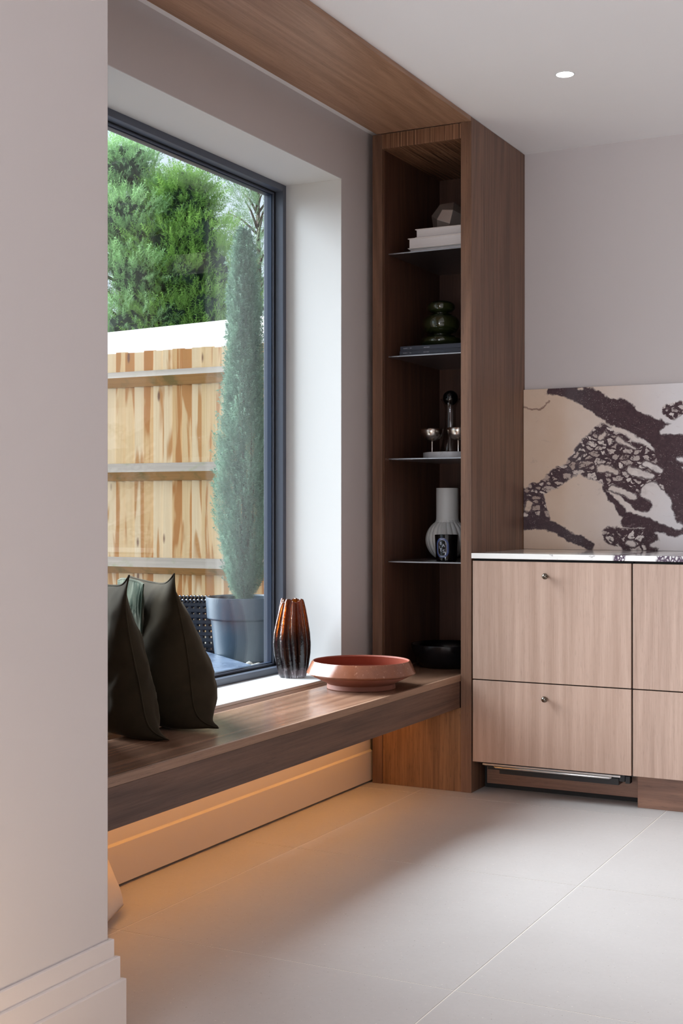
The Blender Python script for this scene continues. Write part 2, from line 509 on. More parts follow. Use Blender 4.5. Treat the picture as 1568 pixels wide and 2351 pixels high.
for xx in (XF - 0.043, XF - 0.067):
    bx('pane', M['glass'], win, xx, xx + 0.004, WY0 + 0.035, WY1 - 0.035, WZ0 + 0.035, WZ1 - 0.035, bevel=0)

# outside: brick leaf beside the opening
bw = struct(bx('wall_brick', plain('mortar', lin(150, 138, 128), 0.9, 0.1, 60), None, -2.715, XO - 0.001, 4.665, 5.35, -0.1, 2.7, bevel=0))
def mk_brick():
    m = NT('red_brick')
    a, _ = m.noise(m.coord(), 40, 5, 0.7)
    b, _ = m.noise(m.coord(), 7, 3)
    c = m.mix(m.math('MULTIPLY_ADD', b, 0.5, m.math('MULTIPLY', a, 0.5)), lin(120, 58, 46), lin(205, 122, 98))
    m.bump(a, 0.7, 0.01)
    return m.set(color=c, rough=0.85)
M['brick'] = mk_brick()
for r in range(34):
    z = 0.0 + 0.076 * r
    off = 0.0 if r % 2 else 0.112
    y = 4.648
    first = True
    while y < 5.3:
        ln = (0.102 if off == 0 else 0.215) if first else 0.215
        j = RND.uniform(-0.004, 0.003)
        bm = bmesh.new()
        v = box(bm, -2.728 + j, -2.63, y + (RND.uniform(-0.004, 0.004) if first else 0), min(y + ln, 5.34), z, z + 0.065)
        bmesh.ops.subdivide_edges(bm, edges=bm.edges[:], cuts=1, use_grid_fill=True)
        for q in bm.verts:
            q.co += Vector((RND.uniform(-1, 1), RND.uniform(-1, 1), RND.uniform(-1, 1))) * 0.0025
        obj('brick', bm, M['brick'], bw, bevel=0.006, seg=2)
        y += ln + 0.011
        first = False

# ------------------------------------------------------------------ joinery
soff = bx('soffit_panel', M['wood_soffit'], None, -2.236, -1.841, YP + 0.001, 4.637, 2.532, CE - 0.001, bevel=0.001)
tag(soff, 'wide brown wood panel along the ceiling above the window seat', 'panel')

UY0, UY1 = 4.638, 5.215
un = thing('shelf_unit', 'tall narrow open brown wood shelf unit between window and kitchen cabinets', 'shelf unit', (-2.048, UY0, 0))
bx('side_panel', M['wood_v'], un, -2.255, -2.213, UY0, UY1, 0.0, 2.5315)
bx('side_panel', M['wood_v'], un, -1.884, -1.841, UY0, UY1 + 0.024, 0.0, 2.5485)
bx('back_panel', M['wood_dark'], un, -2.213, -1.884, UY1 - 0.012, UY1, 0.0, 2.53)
bx('top_panel', M['wood_stripe'], un, -2.2125, -1.8845, UY0 + 0.001, UY1 - 0.012, 2.473, 2.5312)
bx('base_panel', M['wood_honey'], un, -2.212, -1.885, UY0 + 0.003, UY0 + 0.022, 0.0, 0.318)
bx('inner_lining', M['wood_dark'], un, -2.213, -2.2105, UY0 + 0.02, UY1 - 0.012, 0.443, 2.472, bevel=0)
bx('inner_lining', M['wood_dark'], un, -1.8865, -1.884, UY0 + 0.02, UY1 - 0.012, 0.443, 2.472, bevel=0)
SZ = [2.074, 1.671, 1.269, 0.866]
for z in SZ:
    bx('shelf', M['shelf_metal'], un, -2.2104, -1.8866, UY0 + 0.052, UY1 - 0.0125, z - 0.005, z, bevel=0.0006)

st = thing('window_seat', 'long brown wooden bench seat floating under the window', 'bench', (-2.04, 3.4, 0.319))
bx('seat_board', M['wood_seat_lit'], st, -2.192, -1.896, YP + 0.03, 5.19, 0.420, 0.4418, bevel=0.0004)
bx('front_edge', M['wood_edge'], st, -1.8958, -1.885, YP + 0.03, 4.72, 0.4195, 0.442, bevel=0.0006)
bx('rear_edge', M['wood_edge'], st, -2.201, -2.1922, YP + 0.03, 5.19, 0.419, 0.442, bevel=0.0006)
bx('apron', M['wood_apron_shaded'], st, -1.905, -1.8852, YP + 0.03, 4.634, 0.319, 0.4193, bevel=0.001)
bx('underside', M['wood_y'], st, -2.201, -1.9052, YP + 0.03, 4.634, 0.319, 0.337, bevel=0.001)

# kitchen base cabinets
def knob(parent, x, z):
    bm = bmesh.new()
    lathe(bm, [(0.0, 0.0), (0.005, 0.0), (0.0042, 0.006), (0.0042, 0.012), (0.0075, 0.0142), (0.0102, 0.018), (0.0115, 0.0225), (0.0105, 0.0275), (0.0070, 0.0315), (0.0, 0.033)], 24)
    for v in bm.verts:
        v.co = Vector((x + v.co.x, UY0 - v.co.z, z + v.co.y))
    obj('knob', bm, M['knob'], parent, smooth='all')
CYF, CYB = UY0, UY0 + 0.020
ca = thing('base_cabinet', 'oak-fronted base cabinet with two round knobs beside the tall shelf unit', 'cabinet', (-1.534, CYF, 0))
bx('carcass', M['gap_shade'], ca, -1.838, -1.2295, CYB + 0.002, 5.20, 0.13, 0.882, bevel=0)
d1 = bx('drawer_front', M['oak'], ca, -1.8355, -1.2325, CYF, CYB, 0.4315, 0.8755)
knob(d1, -1.5445, 0.8245)
d2 = bx('drawer_front', M['oak'], ca, -1.8355, -1.2325, CYF, CYB, 0.1205, 0.4275)
knob(d2, -1.5470, 0.3750)
bx('plinth', M['plinth'], ca, -1.822, -1.236, 4.752, 4.768, 0.020, 0.118)
bx('plinth_shade', M['gap_shade'], ca, -1.838, -1.2285, 4.772, 4.79, 0.0005, 0.13, bevel=0)  # near-black board painted as the shade behind the plinth
# dark door-slider fitting with its two bright bars under the lower front
bm = bmesh.new()
box(bm, -1.785, -1.262, CYB + 0.004, CYB + 0.055, 0.092, 0.1195)
box(bm, -1.735, -1.282, CYB - 0.004, CYB + 0.05, 0.080, 0.104)
box(bm, -1.800, -1.785, CYB + 0.01, CYB + 0.04, 0.100, 0.118)
box(bm, -1.262, -1.245, CYB + 0.01, CYB + 0.04, 0.086, 0.112)
box(bm, -1.838, -1.228, CYB + 0.03, CYB + 0.10, 0.108, 0.129)
rl = obj('slider_rail', bm, M['black_plastic'], ca, bevel=0.0008); rl['label'] = 'black plastic rail'
b = bx('metal_bar', M['steel'], ca, -1.797, -1.272, CYB - 0.019, CYB - 0.002, 0.1105, 0.1175, bevel=0.0008); b['label'] = 'pale metal strip'
bm = bmesh.new()
tube(bm, [(-1.751, CYB + 0.004, 0.1085), (-1.751, CYB - 0.014, 0.107), (-1.746, CYB - 0.018, 0.1055), (-1.314, CYB - 0.018, 0.1055), (-1.309, CYB - 0.014, 0.107), (-1.309, CYB + 0.004, 0.1085)], 0.0042, 8)
b = obj('pull_bar', bm, M['steel'], ca, smooth=True); b['label'] = 'slim bent steel bar'
cb = thing('base_cabinet', 'oak-fronted base cabinet cut off by the right edge of the picture', 'cabinet', (-0.92, CYF, 0))
bx('carcass', M['gap_shade'], cb, -1.2265, -0.623, CYB + 0.002, 5.20, 0.13, 0.882, bevel=0)
bx('drawer_front', M['oak_b'], cb, -1.2265, -0.6265, CYF, CYB, 0.4315, 0.8755)
bx('drawer_front', M['oak_b'], cb, -1.2265, -0.6265, CYF, CYB, 0.1205, 0.4275)
bx('plinth', M['plinth'], cb, -1.2225, -0.623, 4.687, 4.72, 0.0, 0.1195)
bx('plinth', M['plinth'], cb, -1.2225, -1.206, 4.72, 4.76, 0.0, 0.1195)

def mk_top_marble():
    m = NT('worktop_marble')
    co = m.coord()
    wn, wc = m.noise(co, 14, 5, 0.65)
    p = m.vec('ADD', co, m.vec('SCALE', m.vec('SUBTRACT', wc, (0.5, 0.5, 0.5)), s=0.03))
    X = m.node_sep(p, 0)
    f = None
    for x0, r in ((-1.275, 0.020), (-1.08, 0.060), (-0.72, 0.05), (-0.2, 0.1)):
        q = m.remap(m.math('ABSOLUTE', m.math('SUBTRACT', X, x0)), r - 0.004, r + 0.004, 1, 0)
        f = q if f is None else m.math('MAXIMUM', f, q)
    vo = m.voro(m.vec('MULTIPLY', p, (90, 40, 60)), 1.0, 'DISTANCE_TO_EDGE')
    e = m.remap(vo.outputs['Distance'], 0.1, 0.28, 1, 0)
    f = m.math('MULTIPLY', f, m.math('MAXIMUM', e, m.remap(wn, 0.45, 0.6)))
    big, _ = m.noise(co, 3.0, 6, 0.7, 1.0)
    f = m.math('MAXIMUM', f, m.remap(m.math('ABSOLUTE', m.math('SUBTRACT', big, 0.62)), 0.004, 0.02, 0.5, 0))
    base = m.mix(wn, lin(232, 228, 224), lin(244, 240, 236))
    c = m.mix(f, base, lin(88, 72, 88))
    return m.set(color=c, rough=0.12, coat=0.3)
wt = bx('worktop', mk_top_marble(), None, -1.839, 1.6, UY0 - 0.006, 5.218, 0.8845, 0.9045, bevel=0.0015)
tag(wt, 'thin white marble worktop over the oak cabinets', 'worktop')
sp = bx('splashback', mk_marble('breccia_marble', -1.845, 0.659, 1.566, 0.658), None, -1.8395, 1.6, 5.2185, 5.2385, 0.9048, 1.5665, bevel=0.001)
tag(sp, 'cream marble slab with dark purple veins standing against the back wall', 'splashback')

# ceiling downlight
dl = thing('downlight', 'small round glowing recessed light in the white ceiling', 'light', (-1.38, 4.336, CE))
bm = bmesh.new(); lathe(bm, [(0.0295, -0.0005), (0.0295, -0.0022), (0.033, -0.0016), (0.034, 0.0), (0.0295, -0.0005)], 40, (-1.38, 4.336, CE))
obj('trim_ring', bm, M['paint_white'], dl, smooth=True)
mm = NT('lamp_lens'); mm.set(color=(1, 1, 1, 1), emit=(1, 0.97, 0.92, 1), emit_s=14.0)
bm = bmesh.new(); lathe(bm, [(0.0, -0.0012), (0.026, -0.0012), (0.0294, -0.0006)], 40, (-1.38, 4.336, CE))
obj('lens', bm, mm.mat, dl)

# ------------------------------------------------------------------ things on the shelves
# faceted metal candle holder (24 kite faces)
def kite_solid(R):
    c = (2 * math.sqrt(2) + 1) / 7; e = 1 / math.sqrt(2)
    pts = {}
    bm = bmesh.new()
    def V(*p):
        k = tuple(round(x, 5) for x in p)
        if k not in pts: pts[k] = bm.verts.new(Vector(p) * R)
        return pts[k]
    for sx in (1, -1):
        for sy in (1, -1):
            for sz in (1, -1):
                s = (sx, sy, sz)
                for ax in range(3):
                    o1, o2 = (ax + 1) % 3, (ax + 2) % 3
                    A = [0, 0, 0]; A[ax] = s[ax]
                    B = [0, 0, 0]; B[ax] = s[ax] * e; B[o1] = s[o1] * e
                    D = [0, 0, 0]; D[ax] = s[ax] * e; D[o2] = s[o2] * e
                    K = [c * q for q in s]
                    bm.faces.new((V(*A), V(*B), V(*K), V(*D)))
    return bm
bm = kite_solid(0.0735)
bmesh.ops.rotate(bm, verts=bm.verts, matrix=Matrix.Rotation(math.radians(24), 3, 'Z') @ Matrix.Rotation(math.radians(22), 3, 'X') @ Matrix.Rotation(math.radians(14), 3, 'Y'))
zlow = min(v.co.z for v in bm.verts)
BT = SZ[0] + 0.0005
BKT = BT + 0.0885   # top of the white book stack
bmesh.ops.translate(bm, verts=bm.verts, vec=(-2.040, 4.90, BKT - zlow))
kh = obj('candle_holder', bm, plain('smoked_mirror_metal', (0.50, 0.44, 0.40, 1), 0.36, 0.04, 30, metal=0.7), None, bevel=0.0012)
tag(kh, 'faceted smoky metal candle holder on the pale book stack', 'candle holder')

def book(label, group, x0, x1, y0, y1, z0, h, cover, pages, rot=0.0, spine_front=False, cat='book'):
    """hardback lying flat; its fore-edge (or its spine) faces the room"""
    t = thing('book', label, cat, ((x0 + x1) / 2, (y0 + y1) / 2, z0), group)
    w, d = (x1 - x0) / 2, (y1 - y0) / 2
    c = 0.0028
    bm = bmesh.new()
    box(bm, -w, w, -d, d, 0, c); box(bm, -w, w, -d, d, h - c, h)
    if spine_front: box(bm, -w, w, -d, -d + c, c, h - c)
    else: box(bm, -w, w, d - c, d, c, h - c)
    obj('cover', bm, cover, t, bevel=0.0006, world_coords=False)
    bm = bmesh.new()
    ins = 0.005
    box(bm, -w + ins, w - ins, (-d + c) if spine_front else (-d + ins), d - c - 0.001, c, h - c)
    obj('pages', bm, pages, t, world_coords=False)
    t.rotation_euler = (0, 0, rot)
    return t
def mk_pages(name, a, b_):
    m = NT(name)
    f, _ = m.noise(m.mapped(m.coord(), (2, 2, 900)), 1.0, 2)
    return m.set(color=m.mix(f, a, b_), rough=0.8)
PG = mk_pages('page_edges', lin(196, 188, 186), lin(236, 232, 232))
CW = plain('book_cover_white', lin(226, 218, 214), 0.45)
CG = plain('book_cover_grey', lin(188, 186, 188), 0.45)
G1 = 'books lying flat on the top shelf'
book('thin grey book at the bottom of the pale stack', G1, -2.130, -1.895, 4.706, 4.96, BT, 0.0125, CG, PG)
book('thick white book in the middle of the pale stack', G1, -2.131, -1.892, 4.700, 4.97, BT + 0.0127, 0.0405, CW, PG, -0.01)
book('thick white book on top of the stack under the faceted holder', G1, -2.105, -1.893, 4.708, 4.98, BT + 0.0535, 0.0345, CW, PG, 0.012)

CN = plain('book_cover_charcoal', lin(44, 46, 60), 0.38)
PRINT = plain('pale_print', lin(150, 150, 160), 0.6)
B2 = SZ[1] + 0.0005
for k, lab in enumerate(('lower of two slim charcoal books under the green glass vase', 'upper of two slim charcoal books touching the green glass vase')):
    z = B2 + k * 0.0182
    t = book(lab, 'dark books on the second shelf', -2.168 + 0.003 * k, -1.893, 4.702, 4.93, z, 0.018, CN, PG, -0.004 * k, True)
    bm = bmesh.new()
    for x0, n, wd in ((-0.122, 9, 0.0022), (-0.094, 3, 0.0026), (-0.035, 5, 0.0021), (-0.023, 6, 0.0021)):
        for i in range(n):
            hgt = RND.choice((0.0030, 0.0036, 0.0036))
            x = x0 + i * wd
            if x0 == -0.122 and i == 7: continue
            box(bm, x, x + wd * 0.62, -0.11425, -0.1139, 0.0075, 0.0075 + hgt)
    pr_ = obj('title_print', bm, PRINT, t, world_coords=False)
    pr_['label'] = 'tiny pale spine lettering'; pr_['kind'] = 'stuff'

# green glass vase of three pebble lobes
def lobes(cs):
    prof = []
    for (z0, z1, r, neck0, neck1) in cs:
        zc, hz = (z0 + z1) / 2, (z1 - z0) / 2
        for i in range(17):
            a = -PI / 2 + PI * i / 16
            rr = r * max(0, math.cos(a)) ** 0.62
            zz = zc + hz * math.sin(a)
            if i < 8: rr = max(rr, neck0)
            if i > 8: rr = max(rr, neck1)
            prof.append((rr, zz))
    return prof
VZ = B2 + 0.0366
pr = [(0.0, 0.0)] + lobes([(0.0, 0.054, 0.083, 0.045, 0.034), (0.0545, 0.139, 0.075, 0.034, 0.028), (0.1395, 0.190, 0.056, 0.028, 0.020)])
pr += [(0.018, 0.188), (0.016, 0.180), (0.0, 0.176)]
bm = bmesh.new(); lathe(bm, pr, 56, (-2.052, 4.845, VZ))
m = NT('green_glass'); m.set(color=lin(58, 66, 34), rough=0.04, coat=1.0, coat_r=0.03)
lw = m.node('ShaderNodeLayerWeight'); lw.inputs[0].default_value = 0.4
m.put(m.bsdf.inputs['Base Color'], m.mix(lw.outputs['Facing'], lin(44, 50, 24), lin(14, 20, 10)))
gv = obj('vase', bm, m.mat, None, smooth='all')
tag(gv, 'dark green glossy glass vase of three stacked pebble shapes', 'vase')

# round marble tray with decanter and coupes
m = NT('white_marble_tray')
f, _ = m.noise(m.coord(), 18, 6, 0.7, 1.5)
MT = m.set(color=m.mix(m.remap(f, 0.55, 0.75), lin(206, 204, 206), lin(120, 116, 120)), rough=0.3)
TZ = SZ[2] + 0.0005
TC = (-2.015, 4.87)
bm = bmesh.new(); lathe(bm, [(0, 0), (0.1135, 0), (0.1155, 0.002), (0.1155, 0.0235), (0.114, 0.0255), (0.109, 0.0255), (0.107, 0.022), (0, 0.022)], 72, (TC[0], TC[1], TZ))
tr = obj('tray', bm, MT, None, smooth=30)
tag(tr, 'round pale marble tray on the third shelf', 'tray')
DZ = TZ + 0.0223
dc = thing('decanter', 'clear flared glass decanter with a black ball stopper on the marble tray', 'decanter', (-2.045, 4.925, DZ))
outer = [(0.0, 0.0), (0.040, 0.0), (0.043, 0.004), (0.041, 0.020), (0.034, 0.050), (0.027, 0.085), (0.0235, 0.115), (0.0235, 0.160), (0.0238, 0.185), (0.028, 0.200), (0.036, 0.214), (0.0425, 0.222)]
inner = [(0.0405, 0.222), (0.0345, 0.213), (0.0265, 0.199), (0.0222, 0.185), (0.0219, 0.160), (0.0219, 0.115), (0.0254, 0.085), (0.032, 0.052), (0.038, 0.022), (0.039, 0.008), (0.0, 0.008)]
bm = bmesh.new(); lathe(bm, outer + inner, 48, (-2.045, 4.925, DZ))
obj('body', bm, M['decanter_glass'], dc, smooth='all')
bm = bmesh.new()
lathe(bm, [(0.0305 * math.sin(PI * i / 24), -0.0305 * math.cos(PI * i / 24)) for i in range(25)], 40, (-2.045, 4.925, DZ + 0.2265))
m = NT('black_ball'); m.set(color=lin(8, 9, 12), rough=0.06)
obj('stopper', bm, m.mat, dc, smooth='all')['label'] = 'glossy black ball stopper'
def coupe(x, y, label):
    t = thing('coupe_glass', label, 'goblet', (x, y, DZ), 'steel coupes on the marble tray')
    bm = bmesh.new()
    lathe(bm, [(0.016, 0.052), (0.0265, 0.0565), (0.0345, 0.0635), (0.0400, 0.0725), (0.0435, 0.0850), (0.0450, 0.0985), (0.0440, 0.0985), (0.0420, 0.085), (0.0385, 0.0735), (0.033, 0.065), (0.025, 0.0585), (0.0, 0.0545)], 48, (x, y, DZ))
    lathe(bm, [(0.0, 0.0505), (0.016, 0.052)], 48, (x, y, DZ))
    obj('bowl', bm, M['steel_bright'], t, smooth='all')
    bm = bmesh.new(); lathe(bm, [(0, 0.001), (0.0032, 0.001), (0.0032, 0.046), (0.005, 0.0502), (0, 0.0508)], 20, (x, y, DZ))
    obj('stem', bm, M['steel_bright'], t, smooth=30)
    bm = bmesh.new(); lathe(bm, [(0, 0.0), (0.026, 0.0), (0.026, 0.0012), (0.0035, 0.0025), (0, 0.003)], 40, (x, y, DZ))
    obj('foot', bm, M['steel_bright'], t, smooth=30)
coupe(-2.090, 4.843, 'shiny steel coupe left of the decanter')
coupe(-1.969, 4.822, 'shiny steel coupe half hidden behind the wooden upright, right of the decanter')

# white ribbed vase
WZ = SZ[3] + 0.0005
VC = (-2.075, 4.965)
prof = [(0.0, 0.0), (0.036, 0.0), (0.044, 0.004)]
for i in range(1, 25):
    a = -1.05 + (PI / 2 + 0.55) * i / 24
    prof.append((0.089 * math.cos(a), 0.0795 + 0.087 * math.sin(a)))
prof += [(0.0465, 0.161), (0.0455, 0.167), (0.0455, 0.20), (0.0455, 0.24), (0.0455, 0.288), (0.0443, 0.290), (0.0420, 0.2885), (0.0415, 0.24), (0.0415, 0.17), (0.06, 0.13), (0.05, 0.05), (0.0, 0.02)]
def ribs(a, r, z):
    if z > 0.158 or z < 0.003 or r < 0.03: return r
    k = min(1, (0.160 - z) / 0.02) * min(1, z / 0.015)
    s = abs(math.sin(11 * (a + 1.6 * (z - 0.08) * 0.8)))
    return r * (1 - 0.085 * k * (1 - s ** 0.6))
bm = bmesh.new(); lathe(bm, prof, 264, (VC[0], VC[1], WZ), ribs)
wv = obj('vase', bm, plain('white_ceramic', lin(222, 222, 220), 0.4, 0.015, 20), None, smooth='all')
tag(wv, 'white ribbed round ceramic vase with a straight cylinder neck', 'vase')

# black scented candle with printed oval label
CC = (-2.000, 4.775)
R0, R1, CH = 0.0405, 0.0455, 0.104
cd = thing('candle', 'black glass candle jar with a white and blue oval label before the white vase', 'candle', (CC[0], CC[1], WZ))
bm = bmesh.new(); lathe(bm, [(0, 0), (R0 - 0.003, 0), (R0, 0.003), (R1, CH - 0.002), (R1 - 0.001, CH), (R1 - 0.004, CH), (R1 - 0.005, 0.08), (0, 0.08)], 64, (CC[0], CC[1], WZ))
m = NT('black_glass'); m.set(color=lin(8, 8, 10), rough=0.05)
obj('jar', bm, m.mat, cd, smooth=30)
LA = math.radians(-90 + 5)          # label direction round the jar
def wrap(s, z, lift=0.0003):
    r = R0 + (R1 - R0) * z / CH + lift
    a = LA + s / r
    return Vector((CC[0] + r * math.cos(a), CC[1] + r * math.sin(a), WZ + z))
def stadium(w, h, n=24):
    pts = []
    r = w / 2; hh = h / 2 - r
    for i in range(n + 1): pts.append((r * math.cos(PI * i / n), hh + r * math.sin(PI * i / n)))
    for i in range(n + 1): pts.append((-r * math.cos(PI * i / n), -hh - r * math.sin(PI * i / n)))
    return pts
def oval_ring(name, w0, h0, w1, h1, mat, lift):
    bm = bmesh.new()
    A = [bm.verts.new(wrap(s - 0.004, z + 0.053, lift)) for s, z in stadium(w0, h0)]
    B = [bm.verts.new(wrap(s - 0.004, z + 0.053, lift)) for s, z in stadium(w1, h1)]
    n = len(A)
    for i in range(n):
        bm.faces.new((A[i], A[(i + 1) % n], B[(i + 1) % n], B[i]))
    return obj(name, bm, mat, cd)
INK = plain('label_white_ink', lin(206, 212, 226), 0.5)
INKB = plain('label_blue_ink', lin(66, 84, 138), 0.5)
oval_ring('label_ring', 0.0540, 0.0790, 0.0520, 0.0770, INKB, 0.0004)
oval_ring('label_ring', 0.0500, 0.0750, 0.0400, 0.0650, INKB, 0.0004)
oval_ring('label_ring', 0.0380, 0.0630, 0.0362, 0.0612, INK, 0.0004)
def glyph(ch, size, s0, z0):
    cu = bpy.data.curves.new('glyph', 'FONT'); cu.body = ch; cu.size = size; cu.align_x = 'CENTER'; cu.resolution_u = 4
    to = bpy.data.objects.new('glyph', cu); COL.objects.link(to)
    bpy.context.view_layer.update()
    me = bpy.data.meshes.new_from_object(to.evaluated_get(bpy.context.evaluated_depsgraph_get()))
    bpy.data.objects.remove(to)
    for v in me.vertices:
        v.co = wrap(s0 + v.co.x - 0.004, z0 + v.co.y, 0.0005)
    me.materials.clear(); me.materials.append(INK)
    return obj('letter', me, INK, cd)
for ch, sz, s0, z0 in (('B', 0.0165, -0.0060, 0.0655), ('A', 0.0175, 0.0060, 0.0565), ('I', 0.0165, -0.0115, 0.0500), ('E', 0.0180, -0.0045, 0.0395), ('S', 0.0185, 0.0065, 0.0335)):
    glyph(ch, sz, s0, z0)
# tiny ring lettering of the label, above and below
bm = bmesh.new()
for zc in (0.0535 + 0.0345, 0.0535 - 0.0350):
    for i in range(7):
        s = -0.0145 + 0.0032 * i
        q = [bm.verts.new(wrap(x, z, 0.0006)) for x, z in ((s, zc - 0.0012), (s + 0.0022, zc - 0.0012), (s + 0.0022, zc + 0.0014), (s, zc + 0.0014))]
        bm.faces.new(q)
obj('label_print', bm, INK, cd)['kind'] = 'stuff'

# black bowl at the foot of the shelf unit
m = NT('black_glaze'); m.set(color=lin(14, 14, 18), rough=0.22)
bm = bmesh.new(); lathe(bm, [(0, 0), (0.090, 0), (0.104, 0.004), (0.121, 0.030), (0.132, 0.060), (0.139, 0.088), (0.1385, 0.092), (0.1335, 0.091), (0.126, 0.062), (0.112, 0.030), (0.090, 0.012), (0, 0.010)], 72, (-2.045, 4.875, 0.4422))
bb = obj('bowl', bm, m.mat, None, smooth='all')
tag(bb, 'glossy black ceramic bowl at the bottom of the shelf unit', 'bowl')

# terracotta bowl
def mk_terra(name, a, b_, rough, speck=0.0):
    m = NT(name)
    f, _ = m.noise(m.coord(), 45, 6, 0.7)
    g, _ = m.noise(m.coord(), 9, 4, 0.6)
    c = m.mix(m.math('MULTIPLY_ADD', g, 0.5, m.math('MULTIPLY', f, 0.5)), a, b_)
    s, _ = m.noise(m.coord(), 120, 3, 0.6)
    c = m.mix(m.remap(s, 0.62, 0.7, 0, speck), c, lin(220, 176, 150))
    m.bump(f, 0.2, 0.002)
    return m.set(color=c, rough=rough)
TB = (-2.062, 4.15)
tb = thing('bowl', 'wide terracotta bowl with a glazed rim on the window seat', 'bowl', (TB[0], TB[1], 0.442))
bm = bmesh.new(); lathe(bm, [(0.1800, 0.0475), (0.190, 0.052), (0.1925, 0.056), (0.190, 0.061), (0.1735, 0.0945), (0.171, 0.097), (0.1685, 0.0968)], 96, (TB[0], TB[1], 0.442))
obj('rim', bm, mk_terra('glazed_terracotta', lin(98, 56, 40), lin(148, 94, 70), 0.16, 0.35), tb, smooth=30)
bm = bmesh.new(); lathe(bm, [(0.1685, 0.0968), (0.166, 0.092), (0.178, 0.060), (0.168, 0.046), (0.12, 0.026), (0.0, 0.022)], 96, (TB[0], TB[1], 0.442))
obj('inside', bm, mk_terra('clay_inside', lin(124, 56, 40), lin(150, 76, 56), 0.6), tb, smooth=30)
bm = bmesh.new(); lathe(bm, [(0.0, 0.0), (0.119, 0.0), (0.121, 0.002), (0.1195, 0.017), (0.124, 0.021), (0.1800, 0.0475)], 96, (TB[0], TB[1], 0.442))
obj('foot', bm, mk_terra('bare_clay', lin(124, 72, 56), lin(152, 95, 76), 0.62), tb, smooth=30)

# pleated amber glass vase on the sill
def mk_amber():
    m = NT('amber_glass')
    co = m.coord()
    z = m.node_sep(co, 2)
    c = m.ramp(m.remap(z, 0.0, 0.29), [(0.0, (0.62, 0.62, 0.64, 1)), (0.05, (0.22, 0.16, 0.17, 1)), (0.16, (0.020, 0.007, 0.010, 1)), (0.48, (0.030, 0.006, 0.006, 1)), (0.70, (0.36, 0.075, 0.006, 1)), (1.0, (0.42, 0.09, 0.008, 1))])
    f, _ = m.noise(co, 95, 3, 0.6)
    m.bump(f, 0.5, 0.004)
    return m.set(color=c, rough=0.05, trans=0.85, ior=1.45)
SV = (-2.425, 4.30)
sprof = [(0.0, 0.0), (0.044, 0.0), (0.047, 0.004), (0.055, 0.04), (0.062, 0.09), (0.064, 0.125), (0.062, 0.165), (0.055, 0.21), (0.046, 0.255), (0.040, 0.280), (0.0375, 0.287), (0.034, 0.286), (0.036, 0.27), (0.045, 0.22), (0.053, 0.16), (0.054, 0.12), (0.050, 0.07), (0.04, 0.03), (0.0, 0.025)]
def pleat(a, r, z):
    if r < 0.01: return r
    k = 0.24 if r > 0.03 else 0
    s = math.cos(4.5 * 2 * a + 0.4 + 2.0 * math.sin(z * 9))
    ir = 1.0 + k * 0.5 * (abs(s) ** 0.7 * (1 if s > 0 else -1)) + 0.03 * math.sin(3 * a + z * 20)
    return r * ir
sp2 = []
for (r0, z0), (r1, z1) in zip(sprof, sprof[1:]):
    for i in range(3): sp2.append((r0 + (r1 - r0) * i / 3, z0 + (z1 - z0) * i / 3))
sp2.append(sprof[-1])
bm = bmesh.new(); lathe(bm, sp2, 180, (0, 0, 0), pleat)
for v in bm.verts:
    a = math.atan2(v.co.y, v.co.x)
    if v.co.z > 0.24: v.co.z += 0.006 * math.sin(4 * a + 1.0) * (v.co.z - 0.24) / 0.04
av = obj('vase', bm, mk_amber(), None, smooth='all')
av.location = (SV[0], SV[1], WZ0 + 0.0005)
tag(av, 'dark amber pleated glass vase standing on the window sill', 'vase')

# ------------------------------------------------------------------ cushions on the seat
def mk_velvet(name, a, b_, sheen):
    m = NT(name)
    f, _ = m.noise(m.coord(), 9, 4, 0.6)
    g, _ = m.noise(m.coord(), 300, 2, 0.5)
    m.bump(g, 0.1, 0.001)
    return m.set(color=m.mix(f, a, b_), rough=0.95, spec=0.12, sheen=sheen, sheen_r=0.35, sheen_t=(0.62, 0.56, 0.44, 1))
VEL = mk_velvet('dark_olive_velvet', lin(30, 25, 18), lin(66, 57, 43), 0.22)
VELG = mk_velvet('green_velvet', lin(30, 42, 36), lin(66, 82, 70), 0.8)

